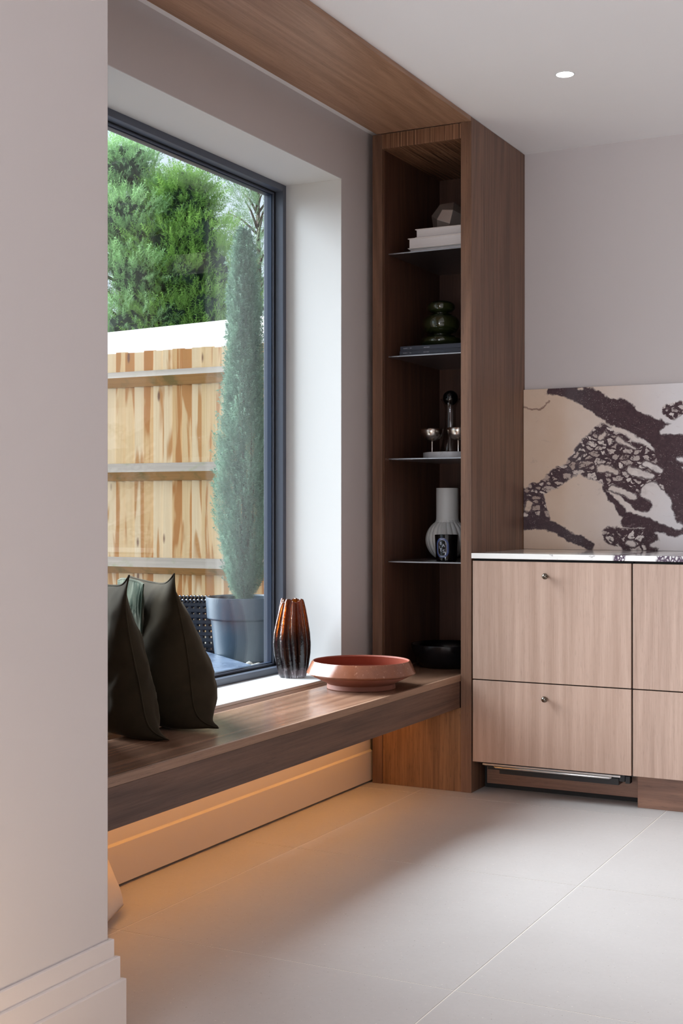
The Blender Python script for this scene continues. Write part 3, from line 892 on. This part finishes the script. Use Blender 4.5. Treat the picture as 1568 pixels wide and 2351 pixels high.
def cushion(label, mat, corner, in_plane, lean, w, h, thick, seed, gather=0.0, bow=0.07, ears=1.0):
    """pillow standing on its lower edge; corner = its room-side bottom corner, in_plane = horizontal direction away from the room"""
    e1 = Vector((in_plane[0], in_plane[1], 0)).normalized()
    nrm0 = e1.cross(Vector((0, 0, 1)))          # right-hand face
    up = (Vector((0, 0, 1)) * math.cos(lean) - nrm0 * math.sin(lean)).normalized()
    nrm = e1.cross(up).normalized()
    t = thing('cushion', label, 'cushion', corner, 'velvet cushions on the window seat')
    N = 44
    def P(u, v, side):
        # u, v in -1..1 ; edges bow in, corners stay as ears
        x = u * (1 - 0.11 * (1 - v * v) ** 1.0 * abs(u) ** 2)
        z = v * (1 - bow * (1 - u * u) * abs(v) ** 2)
        d = max(0.0, 1 - abs(u) ** 2.3) ** 0.55 * ((1 - v) / 2) ** 0.72 * ((1 + v) / 2) ** 0.16 * 1.5
        sag = 1.0
        th = thick * d * sag
        p = Vector((u * 2.2 + seed * 7, v * 2.2, side * 3.0 + seed))
        wr = (noise.noise(p) * 0.5 + noise.noise(p * 2.3) * 0.3) * 0.022 * (0.25 + d)
        cr = abs(noise.noise(Vector((u * 1.3 + seed, v * 3.2 + u * 1.5, side)))) * 0.030 * (0.3 + (1 - abs(v)) * 0.5) * d
        th = max(0.0, th + (wr - cr) * (0 if d == 0 else 1))
        ga = gather * math.sin(u * 40) * max(0, abs(v) - 0.55) * 0.06 * d
        ear = 0.006 * (abs(u) * abs(v)) ** 6 * math.sin(seed * 3 + u * 2 + v)
        edge = 0.010 * math.sin(v * 2.2 + seed) * abs(u) ** 4 + 0.006 * math.sin(u * 3 + seed) * abs(v) ** 4
        q = ears * max(0, -u) ** 7                         # the room-side edge, with its two ears
        et, eb = q * max(0, v) ** 9, q * max(0, -v) ** 9
        return e1 * ((x + 1) * w / 2 - 0.030 * eb) + up * ((z + 1) * h / 2 + 0.022 * et) + nrm * (side * (th + ga) + edge + ear + 0.012 * et + 0.055 * eb)
    bm = bmesh.new()
    grid = {}
    rows = []
    for side in (1, -1):
        for i in range(N + 1):
            for j in range(N + 1):
                u, v = math.sin(PI / 2 * (2 * i / N - 1)), math.sin(PI / 2 * (2 * j / N - 1))
                border = i in (0, N) or j in (0, N)
                k = (i, j, 0 if border else side)
                if k not in grid: grid[k] = bm.verts.new(P(u, v, side))
                rows.append(None)
    def G(i, j, s):
        return grid[(i, j, 0 if (i in (0, N) or j in (0, N)) else s)]
    for s in (1, -1):
        for i in range(N):
            for j in range(N):
                q = [G(i, j, s), G(i + 1, j, s), G(i + 1, j + 1, s), G(i, j + 1, s)]
                bm.faces.new(q if s > 0 else q[::-1])
    zmin = min(v.co.z for v in bm.verts)
    for v in bm.verts: v.co.z -= min(zmin, 0) if zmin < 0 else zmin
    shift = -zmin
    obj('cover', bm, mat, t, smooth='all', world_coords=False)
    path = []
    M_ = 30
    lin_ = [math.sin(PI / 2 * (2 * i / M_ - 1)) for i in range(M_)]
    for u in lin_: path.append((u, -1))
    for v in lin_: path.append((1, v))
    for u in lin_: path.append((-u, 1))
    for v in lin_: path.append((-1, -v))
    bm = bmesh.new()
    cen = P(0, 0, 0)
    pts = []
    for u, v in path:
        p = P(u, v, 1); p = p + (p - cen).normalized() * 0.002
        p.z += shift
        p.z = max(p.z, 0.0032)
        pts.append(p)
    tube(bm, pts, 0.0024, 6, closed=True)
    obj('piping', bm, mat, t, smooth='all', world_coords=False)
    return t
SEAT = 0.4422
cushion('dark olive velvet cushion nearer the window vase, leaning left', VEL, (-2.06, 3.12, SEAT), (-0.80, 0.60), math.radians(10), 0.42, 0.425, 0.125, 1.3)
cushion('dark olive velvet cushion cut off by the foreground wall', VEL, (-2.100, 2.915, SEAT), (-0.80, 0.60), math.radians(6.5), 0.42, 0.428, 0.09, 2.9)
cushion('green gathered velvet cushion peeping up between the two olive ones', VELG, (-2.215, 3.125, SEAT), (-0.80, 0.60), math.radians(6), 0.25, 0.395, 0.034, 4.4, 2.0, -0.06, 0.0)

# white fabric cushion lying against the skirting under the seat
bm = bmesh.new()
N = 26
pos = {}
EU, EW = Vector((0.354, -0.935, 0.0)), Vector((-0.648, 0.315, 0.690)).normalized()
EN = EU.cross(EW).normalized()
for s in (1, -1):
    for i in range(N + 1):
        for j in range(N + 1):
            u, v = i / N, j / N
            b_ = i in (0, N) or j in (0, N)
            k = (i, j, 0 if b_ else s)
            if k in pos: continue
            d = (max(0, 1 - (2 * u - 1) ** 6) * max(0, 1 - (2 * v - 1) ** 4)) ** 0.5
            th = 0.020 * d + 0.005 * noise.noise(Vector((u * 4, v * 3, s))) * d
            pos[k] = bm.verts.new(EU * (0.40 * u) + EW * (0.185 * v) + EN * (s * th))
for s in (1, -1):
    for i in range(N):
        for j in range(N):
            G = lambda a, c: pos[(a, c, 0 if (a in (0, N) or c in (0, N)) else s)]
            bm.faces.new([G(i, j), G(i + 1, j), G(i + 1, j + 1), G(i, j + 1)])
wf = obj('floor_cushion', bm, plain('white_cotton', lin(226, 212, 200), 0.85, 0.03, 60), None, smooth='all')
wf.location = (-2.122, 2.852, 0.016)
tag(wf, 'corner of a white fabric cushion on the floor under the seat', 'cushion')

# ------------------------------------------------------------------ the garden
GZ = 0.10
bm = bmesh.new(); box(bm, -40, -2.75, -14, 40, -0.3, GZ - 0.012)
gg = obj('garden_ground', bm, plain('soil', lin(120, 108, 92), 0.95, 0.2, 8), None); struct(gg)
tc = obj('bounce_terrace', (lambda b: (box(b, -9.5, -2.75, -12, 2.3, -0.2, -0.02 + 0.10), b)[1])(bmesh.new()), plain('bounce_paving', lin(170, 166, 160), 0.8, 0.05, 10), None); struct(tc)  # unseen pale slab added to bounce sunlight up to the ceiling
# dark wet paving: slabs laid along the diagonal edge
def mk_slab():
    m = NT('wet_slate')
    f, _ = m.noise(m.coord(), 6, 6, 0.7, 0.6)
    m.bump(f, 0.15, 0.004)
    return m.set(color=m.mix(f, lin(52, 64, 84), lin(104, 120, 142)), rough=m.remap(f, 0.35, 0.7, 0.22, 0.5))
pa = bpy.data.objects.new('patio', None); COL.objects.link(pa); struct(pa)
pa.location = (-4.006, 6.683, 0.0)
pa.rotation_euler = (0, 0, math.atan2(-0.617, 0.787))
SL = mk_slab()
for i in range(-4, 1):
    for j in range(0, 5):
        bm = bmesh.new(); x0 = i * 1.2 + 0.15; y0 = -(j + 1) * 0.6
        box(bm, x0 + 0.002, x0 + 1.198, y0 + 0.002, y0 + 0.598, GZ - 0.05, 0.145)
        o = obj('paving_slab', bm, SL, pa, bevel=0.003, world_coords=False)
# gravel
gr = random.Random(3)
V, F = [], []
ico = bmesh.new(); bmesh.ops.create_icosphere(ico, subdivisions=1, radius=1.0)
iv = np.array([v.co[:] for v in ico.verts]); ico.verts.index_update(); ifc = np.array([[v.index for v in f.verts] for f in ico.faces]); ico.free()
for k in range(5200):
    x, y = gr.uniform(-6.6, -3.2), gr.uniform(6.75, 8.34)
    if math.hypot(x + 4.465, y - 7.284) < 0.21 or math.hypot(x + 5.10, y - 7.62) < 0.37: continue
    s = gr.uniform(0.010, 0.020)
    sc = np.array([s * gr.uniform(0.8, 1.4), s * gr.uniform(0.8, 1.4), s * gr.uniform(0.6, 0.9)])
    a = gr.uniform(0, 6.3)
    R = np.array([[math.cos(a), -math.sin(a), 0], [math.sin(a), math.cos(a), 0], [0, 0, 1]])
    V.append((iv * sc) @ R.T + np.array([x, y, GZ - 0.010 + s * 0.4])); F.append(ifc + 12 * len(F))
V = np.concatenate(V); F = np.concatenate(F)
def np_mesh(name, V, F, mat, parent=None, attr=None):
    me = bpy.data.meshes.new(name)
    n = F.shape[1]
    me.vertices.add(len(V)); me.vertices.foreach_set('co', V.astype(np.float32).ravel())
    me.loops.add(F.size); me.loops.foreach_set('vertex_index', F.astype(np.int32).ravel())
    me.polygons.add(len(F)); me.polygons.foreach_set('loop_start', np.arange(0, F.size, n, dtype=np.int32))
    me.update(calc_edges=True)
    if attr is not None:
        at = me.attributes.new('tint', 'FLOAT', 'POINT'); at.data.foreach_set('value', attr.astype(np.float32))
    me.materials.append(mat)
    o = bpy.data.objects.new(name, me); COL.objects.link(o)
    if parent is not None: o.parent = parent
    return o
m = NT('gravel'); vv = m.voro(m.coord(), 30)
gm = m.set(color=m.mix(m.node_sep(vv.outputs['Color'], 0), lin(150, 146, 136), lin(226, 222, 212)), rough=0.85)
tag(np_mesh('gravel', V, F, gm), 'pale gravel strip between the dark paving and the fence', 'gravel', kind='stuff')

# timber fence: every board and rail its own part
FY = 8.4
def mk_fence(name, a, b_, stain, sf):
    m = NT(name)
    co = m.coord()
    oi = m.node('ShaderNodeObjectInfo').outputs['Random']
    off = m.node('ShaderNodeCombineXYZ')
    m.put(off.inputs[0], m.math('MULTIPLY', oi, 37.0)); m.put(off.inputs[2], m.math('MULTIPLY', oi, 11.0))
    p = m.vec('ADD', co, off.outputs[0])
    g, _ = m.noise(m.mapped(p, (70, 70, 1.6)), 1.0, 3, 0.6, 0.5)
    big, _ = m.noise(m.mapped(p, (9, 9, 0.9)), 1.0, 3, 0.5, 0.6)
    c = m.mix(g, a, b_)
    sm = m.remap(big, sf, sf + 0.05)
    c = m.mix(m.math('MULTIPLY', sm, 0.85), c, stain)
    kn = m.voro(m.mapped(p, (9, 9, 2.6)), 1.0, 'F1')
    kd = m.remap(kn.outputs['Distance'], 0.07, 0.14, 0.9, 0)
    c = m.mix(kd, c, lin(98, 58, 40))
    return m.set(color=c, rough=0.75)
FB = [mk_fence('fence_pale', lin(182, 146, 98), lin(212, 182, 138), lin(160, 100, 34), 0.51),
      mk_fence('fence_honey', lin(176, 134, 84), lin(208, 172, 122), lin(156, 94, 28), 0.47),
      mk_fence('fence_white', lin(190, 160, 120), lin(216, 192, 156), lin(162, 106, 42), 0.55)]
fe = thing('fence', 'honey coloured timber board fence closing the garden', 'fence', (-6.0, FY, 0))
xb = -10.6
while xb < -2.6:
    tw = 0.089
    bm = bmesh.new()
    # feather-edge board: thick left edge lapping over the next
    dz = RND.uniform(-0.006, 0.006)
    prism(bm, [(xb, FY + 0.004), (xb + 0.104, FY + 0.019), (xb + 0.104, FY + 0.024), (xb, FY + 0.022)], 'Z', GZ + 0.02, 2.302 + dz)
    o = obj('board', bm, RND.choice(FB), fe)
    xb += tw
def mk_rail():
    m = NT('weathered_rail')
    co = m.coord()
    g, _ = m.noise(m.mapped(co, (1.5, 50, 50)), 1.0, 4, 0.6)
    k, _ = m.noise(co, 5, 4, 0.6)
    c = m.mix(g, lin(92, 82, 72), lin(130, 120, 110))
    c = m.mix(m.remap(k, 0.56, 0.68, 0, 0.7), c, lin(86, 92, 56))
    return m.set(color=c, rough=0.8)
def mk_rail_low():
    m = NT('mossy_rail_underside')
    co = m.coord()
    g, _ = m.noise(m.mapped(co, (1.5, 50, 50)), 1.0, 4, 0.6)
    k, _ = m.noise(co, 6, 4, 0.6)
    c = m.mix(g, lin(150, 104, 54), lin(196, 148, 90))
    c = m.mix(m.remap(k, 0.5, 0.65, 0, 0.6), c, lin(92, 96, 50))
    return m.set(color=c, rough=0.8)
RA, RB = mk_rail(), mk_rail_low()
for zt, zm, zb in ((2.150, 2.098, 2.028), (1.432, 1.362, 1.296), (0.700, 0.628, 0.575)):
    bm = bmesh.new()
    prism(bm, [(FY + 0.003, zt), (FY - 0.060, zm), (FY + 0.003, zb)], 'X', -10.6, -2.6)
    me_o = obj('rail', bm, RA, fe)
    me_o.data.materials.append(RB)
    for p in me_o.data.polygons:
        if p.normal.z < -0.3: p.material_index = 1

# white rendered garden wall beyond the fence
wx0, wy0, wx1, wy1, wz = -7.62, 10.0, -5.71, 9.75, 2.737
ang_ = math.atan2(wy1 - wy0, wx1 - wx0)
bm = bmesh.new(); box(bm, -5, 6, 0, 0.22, -0.3, wz)
wb = obj('garden_wall', bm, plain('white_render', lin(244, 244, 244), 0.7, 0.01, 3), None)
wb.location = (wx0, wy0, 0); wb.rotation_euler = (0, 0, ang_)
tag(wb, 'white rendered wall of the neighbouring plot showing above the fence', 'wall')

# big dark plastic plant pot with a columnar conifer
PC = (-4.465, 7.284)
PZ = GZ
pt = thing('plant_pot', 'large blue-grey plastic pot holding the tall conifer', 'pot', (PC[0], PC[1], PZ))
PM = plain('pot_plastic', lin(44, 62, 76), 0.42, 0.04, 20)
bm = bmesh.new(); lathe(bm, [(0, 0), (0.178, 0), (0.185, 0.006), (0.213, 0.262), (0.233, 0.270), (0.237, 0.276), (0.246, 0.400), (0.245, 0.408), (0.238, 0.409), (0.231, 0.400), (0.222, 0.330), (0, 0.325)], 72, (PC[0], PC[1], PZ))
obj('tub', bm, PM, pt, smooth=25)
bm = bmesh.new(); lathe(bm, [(0, 0.352), (0.10, 0.350), (0.21, 0.345), (0.222, 0.335)], 40, (PC[0], PC[1], PZ))
for v in bm.verts: v.co.z += RND.uniform(-0.006, 0.006)
obj('soil', bm, plain('potting_soil', lin(46, 36, 30), 0.95, 0.3, 40), pt)

nr = np.random.RandomState(5)
def norm(a): return a / np.maximum(1e-9, np.linalg.norm(a, axis=-1, keepdims=True))
def frond(n_side=6, length=1.0, width=0.34, leaf=0.055, jit=0.25, seed=1):
    fr = random.Random(seed)
    J = lambda a: 1 + fr.uniform(-jit, jit) * a
    """flat feathery spray along +x: a tapering set of pointed scale leaves both sides"""
    V, F = [], []
    def tri(a, b, c):
        k = len(V); V.extend([a, b, c]); F.append((k, k + 1, k + 2))
    for i in range(n_side):
        t = (i + 0.4) / n_side
        for s in (1, -1):
            L = width * (1 - 0.75 * t) * (0.55 + 0.45 * math.sin(PI * min(1, t * 1.6))) * J(1.4)
            x0 = t * length * 0.86 * J(0.5)
            zz = fr.uniform(-0.10, 0.14) * jit * 4
            tip = (x0 + L * 1.15, s * L * 0.72, zz)
            tri((x0 - leaf * 0.5, 0, 0), (x0 + leaf, s * leaf * 0.25, 0.0), tip)
            mid = (x0 + L * 0.45, s * L * 0.55, 0.02)
            tri((mid[0] - leaf * 0.3, mid[1], 0), (mid[0] + leaf * 0.5, mid[1] + s * 0.01, 0.01), (mid[0] + L * 0.75, mid[1] + s * L * 0.16, 0.05))
    tri((0.62 * length, -leaf * 0.5, 0), (0.62 * length, leaf * 0.5, 0), (length, 0, 0.03))
    return np.array(V, float), np.array(F)
def sprays(pos, direc, scale, roll, base):
    bv, bf = base
    n = len(pos)
    d = norm(direc)
    ref = np.where(np.abs(d[:, 2:3]) > 0.9, np.array([[1.0, 0, 0]]), np.array([[0, 0, 1.0]]))
    s = norm(np.cross(ref, d)); u = np.cross(d, s)
    c, k = np.cos(roll)[:, None], np.sin(roll)[:, None]
    s, u = s * c + u * k, u * c - s * k
    V = pos[:, None, :] + scale[:, None, None] * (bv[None, :, 0:1] * d[:, None] + bv[None, :, 1:2] * s[:, None] + bv[None, :, 2:3] * u[:, None])
    F = bf[None] + (np.arange(n) * len(bv))[:, None, None]
    return V.reshape(-1, 3), F.reshape(-1, 3)
def mk_leaf(name, a, b_, tip=None):
    m = NT(name)
    at = m.node('ShaderNodeAttribute', attribute_name='tint').outputs['Fac']
    c = m.mix(at, a, b_)
    mat = m.set(color=c, rough=0.6)
    tl = m.node('ShaderNodeBsdfTranslucent'); m.put(tl.inputs[0], c)
    mx = m.node('ShaderNodeMixShader'); mx.inputs[0].default_value = 0.30
    m.t.links.new(m.bsdf.outputs[0], mx.inputs[1]); m.t.links.new(tl.outputs[0], mx.inputs[2]); m.t.links.new(mx.outputs[0], m.out.inputs['Surface'])
    return mat
BARK = plain('bark', lin(84, 66, 54), 0.9, 0.25, 25)

# columnar conifer in the pot
H = 2.36
n = 9000
t = nr.rand(n) ** 0.85
def colr(t): return 0.150 * np.interp(t, [0, 0.06, 0.2, 0.42, 0.5, 0.62, 0.8, 0.93, 1.0], [0.22, 0.66, 1.0, 0.98, 0.78, 0.64, 0.50, 0.28, 0.03])
ang = nr.rand(n) * 2 * PI
lump = 1 + 0.16 * np.sin(3 * ang + 9 * t) + 0.12 * np.sin(5 * ang - 21 * t)
rad = colr(t) * lump * (0.45 + 0.5 * np.sqrt(nr.rand(n)))
pos = np.stack([rad * np.cos(ang), rad * np.sin(ang), 0.42 + t * H - 0.06], 1)
dr = np.stack([np.cos(ang) * 0.38, np.sin(ang) * 0.38, np.ones(n)], 1) + nr.randn(n, 3) * 0.16
scl = (0.085 + 0.07 * nr.rand(n)) * np.interp(t, [0, 0.9, 1], [1, 0.9, 0.7])
Vc, Fc = sprays(pos, dr, scl, nr.rand(n) * 6.3, frond(9, 1.0, 0.20, 0.026, 0.4, 2))
nb = len(Vc) // n
cy = thing('potted_conifer', 'slim columnar grey-green conifer growing in the big pot', 'tree', (PC[0], PC[1], PZ + 0.352))
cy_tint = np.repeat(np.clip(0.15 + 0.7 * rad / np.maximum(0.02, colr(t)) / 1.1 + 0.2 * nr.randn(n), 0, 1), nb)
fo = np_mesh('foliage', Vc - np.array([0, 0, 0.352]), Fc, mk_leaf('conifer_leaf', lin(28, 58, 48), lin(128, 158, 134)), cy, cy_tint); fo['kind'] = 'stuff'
bm = bmesh.new(); tube(bm, [(0, 0, -0.02), (0.01, 0, 0.4), (-0.01, 0.01, 1.0), (0, 0, 1.8)], [0.024, 0.02, 0.014, 0.004], 10)
obj('trunk', bm, BARK, cy, smooth='all', world_coords=False)
bm = bmesh.new()
for k in range(14):
    a = k * 2.4; r = 0.05 + 0.001 * k
    tube(bm, [(0, 0, 0.02 + 0.03 * k), (r * math.cos(a), r * math.sin(a), 0.16 + 0.05 * k), (1.1 * r * math.cos(a), 1.1 * r * math.sin(a), 0.36 + 0.07 * k)], [0.008, 0.006, 0.003], 6)
br = obj('branches', bm, BARK, cy, smooth='all', world_coords=False); br['kind'] = 'stuff'

# black lattice basket behind the pot
bk = thing('lattice_basket', 'black open-weave plastic basket behind the pot by the fence', 'basket', (-5.10, 7.62, GZ))
BKM = plain('black_gloss_plastic', lin(14, 20, 34), 0.22, 0.05, 20)
bw_, bd_, bh_ = 0.30, 0.20, 0.345
bm = bmesh.new()
for i in range(15):
    x = -bw_ + 0.012 + i * (2 * bw_ - 0.024) / 14
    for y in (-bd_, bd_): box(bm, x - 0.011, x + 0.011, y - 0.006, y + 0.006, 0, bh_)
for i in range(10):
    y = -bd_ + 0.012 + i * (2 * bd_ - 0.024) / 9
    for x in (-bw_, bw_): box(bm, x - 0.006, x + 0.006, y - 0.011, y + 0.011, 0, bh_)
for i in range(9):
    z = 0.012 + i * 0.040
    box(bm, -bw_ - 0.009, bw_ + 0.009, -bd_ - 0.009, -bd_ + 0.004, z - 0.013, z + 0.013)
    box(bm, -bw_ - 0.009, bw_ + 0.009, bd_ - 0.004, bd_ + 0.009, z - 0.013, z + 0.013)
    box(bm, -bw_ - 0.009, -bw_ + 0.004, -bd_, bd_, z - 0.013, z + 0.013)
    box(bm, bw_ - 0.004, bw_ + 0.009, -bd_, bd_, z - 0.013, z + 0.013)
o = obj('lattice', bm, BKM, bk, world_coords=False, bevel=0.003); o['kind'] = 'stuff'
bm = bmesh.new()
for k in range(90):
    s = k / 90 * 4
    cs = [(-bw_, -bd_), (bw_, -bd_), (bw_, bd_), (-bw_, bd_), (-bw_, -bd_)]
    i = int(s); f = s - i
    x = cs[i][0] + (cs[i + 1][0] - cs[i][0]) * f; y = cs[i][1] + (cs[i + 1][1] - cs[i][1]) * f
    dx, dy = (cs[i + 1][0] - cs[i][0]), (cs[i + 1][1] - cs[i][1]); L = math.hypot(dx, dy); dx /= L; dy /= L
    tube(bm, [(x - dx * 0.018 - dy * 0.014, y - dy * 0.018 + dx * 0.014, bh_), (x, y, bh_ + 0.016), (x + dx * 0.018 + dy * 0.014, y + dy * 0.018 - dx * 0.014, bh_)], 0.008, 6)
o = obj('braided_rim', bm, BKM, bk, smooth='all', world_coords=False); o['kind'] = 'stuff'
bx('base_plate', BKM, bk, -5.10 - bw_, -5.10 + bw_, 7.62 - bd_, 7.62 + bd_, GZ, GZ + 0.01)
bk.rotation_euler = (0, 0, math.radians(20))

# tall conifers beyond the fence
FR = frond(12, 1.0, 0.27, 0.036, 0.45, 4)
def ray_point(px, d):
    """ground point seen at image column px, at depth d (used only to stand the trees where they grow)"""
    f = Vector((-math.sin(YAW), math.cos(YAW), 0)); r = Vector((math.cos(YAW), math.sin(YAW), 0))
    return f * d + r * ((px - 784) / 3026.7 * d)
def conifer(label, x, y, h, R, nl, per, leaf, seed, z0=0.6, dens=1.0, lobe=(0.30, 0.55), spray=(0.16, 0.30), core=True):
    rs = np.random.RandomState(seed)
    t_ = thing('conifer_tree', label, 'tree', (x, y, 0), 'conifers beyond the fence')
    # lobes on a tapering crown
    tz = np.sort(rs.rand(nl)); an = np.arange(nl) * 2.39996 + rs.randn(nl) * 0.25
    zz = z0 + tz ** 0.9 * (h - z0)
    rr = R * np.interp(tz, [0, 0.25, 0.6, 0.85, 1.0], [0.9, 1.0, 0.82, 0.5, 0.06]) * (0.80 + 0.3 * rs.rand(nl))
    lc = np.stack([rr * np.cos(an), rr * np.sin(an), zz], 1)
    lr = (lobe[0] + (lobe[1] - lobe[0]) * rs.rand(nl)) * np.interp(tz, [0, 0.8, 1], [1, 0.85, 0.55])
    lt = rs.rand(nl)
    Ps, Ds, Ss, Ts = [], [], [], []
    for i in range(nl):
        k = int(per * (lr[i] / lobe[1]) ** 2) + 8
        v = norm(rs.randn(k, 3)); v[:, 2] = v[:, 2] * 0.75 + 0.15
        out = np.array([math.cos(an[i]), math.sin(an[i]), 0.35])
        rad_ = lr[i] * (0.55 + 0.45 * rs.rand(k) ** 0.5)
        Ps.append(lc[i] + v * rad_[:, None] * np.array([1, 1, 0.85]))
        Ds.append(v * 0.8 + out * 0.6 + np.array([0, 0, 0.35]) + rs.randn(k, 3) * 0.28)
        Ss.append(spray[0] + (spray[1] - spray[0]) * rs.rand(k))
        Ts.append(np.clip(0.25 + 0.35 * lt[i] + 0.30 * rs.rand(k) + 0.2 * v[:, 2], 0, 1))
    P = np.concatenate(Ps); D = np.concatenate(Ds); S = np.concatenate(Ss); T = np.concatenate(Ts)
    V, F = sprays(P, D, S, rs.randn(len(P)) * 0.9, FR)
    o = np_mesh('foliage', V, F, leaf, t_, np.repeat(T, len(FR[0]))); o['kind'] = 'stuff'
    if core:
        bm = bmesh.new()
        for i in range(nl):
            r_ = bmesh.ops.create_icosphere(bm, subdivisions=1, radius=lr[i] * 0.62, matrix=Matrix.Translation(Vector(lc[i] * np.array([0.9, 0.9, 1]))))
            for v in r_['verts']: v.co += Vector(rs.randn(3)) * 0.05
        o = obj('shade_core', bm, CORE, t_, world_coords=False); o['kind'] = 'stuff'  # dark blobs added inside the lobes to stand for shadow between boughs
    bm = bmesh.new(); tube(bm, [(0, 0, -0.1), (0.05, 0, h * 0.4), (0, 0.04, h * 0.97)], [0.13, 0.08, 0.015], 10)
    obj('trunk', bm, BARK, t_, smooth='all', world_coords=False)
    bm = bmesh.new()
    for i in range(nl):
        c = Vector(lc[i]); b0 = Vector((0, 0, max(0.3, c.z - 0.35)))
        tube(bm, [b0, (b0 + c) / 2 + Vector((0, 0, 0.05)), c], [0.024, 0.016, 0.006], 5)
    o = obj('branches', bm, BARK, t_, smooth='all', world_coords=False); o['kind'] = 'stuff'
    return t_
CORE = plain('shade_core', lin(24, 44, 30), 0.9, 0.3, 12)  # crown shade painted as a dark green
L1 = mk_leaf('cypress_leaf_blue', lin(28, 78, 56), lin(172, 212, 146))
L2 = mk_leaf('cypress_leaf_green', lin(28, 80, 38), lin(162, 204, 104))
L3 = mk_leaf('far_leaf', lin(70, 104, 84), lin(140, 164, 122))
BIG = dict(lobe=(0.34, 0.60), spray=(0.15, 0.27))
for lab, px, d, h, R, nl, per, lf, sd, kw in (
        ('broad blue-green conifer at the left of the window view', 275, 17.0, 5.75, 1.25, 80, 330, L1, 11, BIG),
        ('bright green conifer in the middle of the window view', 425, 16.6, 5.15, 0.80, 72, 300, L2, 12, BIG),
        ('thin dark conifer with sky showing through, right of the bright green one', 590, 21.0, 6.6, 0.95, 80, 70, L3, 13, dict(core=False)),
        ('pale tall conifer rising behind the left ones', 350, 23.0, 7.6, 0.9, 44, 34, L3, 14, dict(core=False)),
        ('pale bushy conifer far behind, between the green and the thin one', 500, 25.5, 6.2, 1.0, 50, 46, L3, 15, dict(core=False)),
        ('pale conifer at the far left behind the broad one', 235, 26.0, 8.2, 0.8, 44, 40, L3, 16, dict(core=False))):
    q = ray_point(px, d)
    conifer(lab, q.x, q.y, h, R, nl, per, lf, sd, **kw)
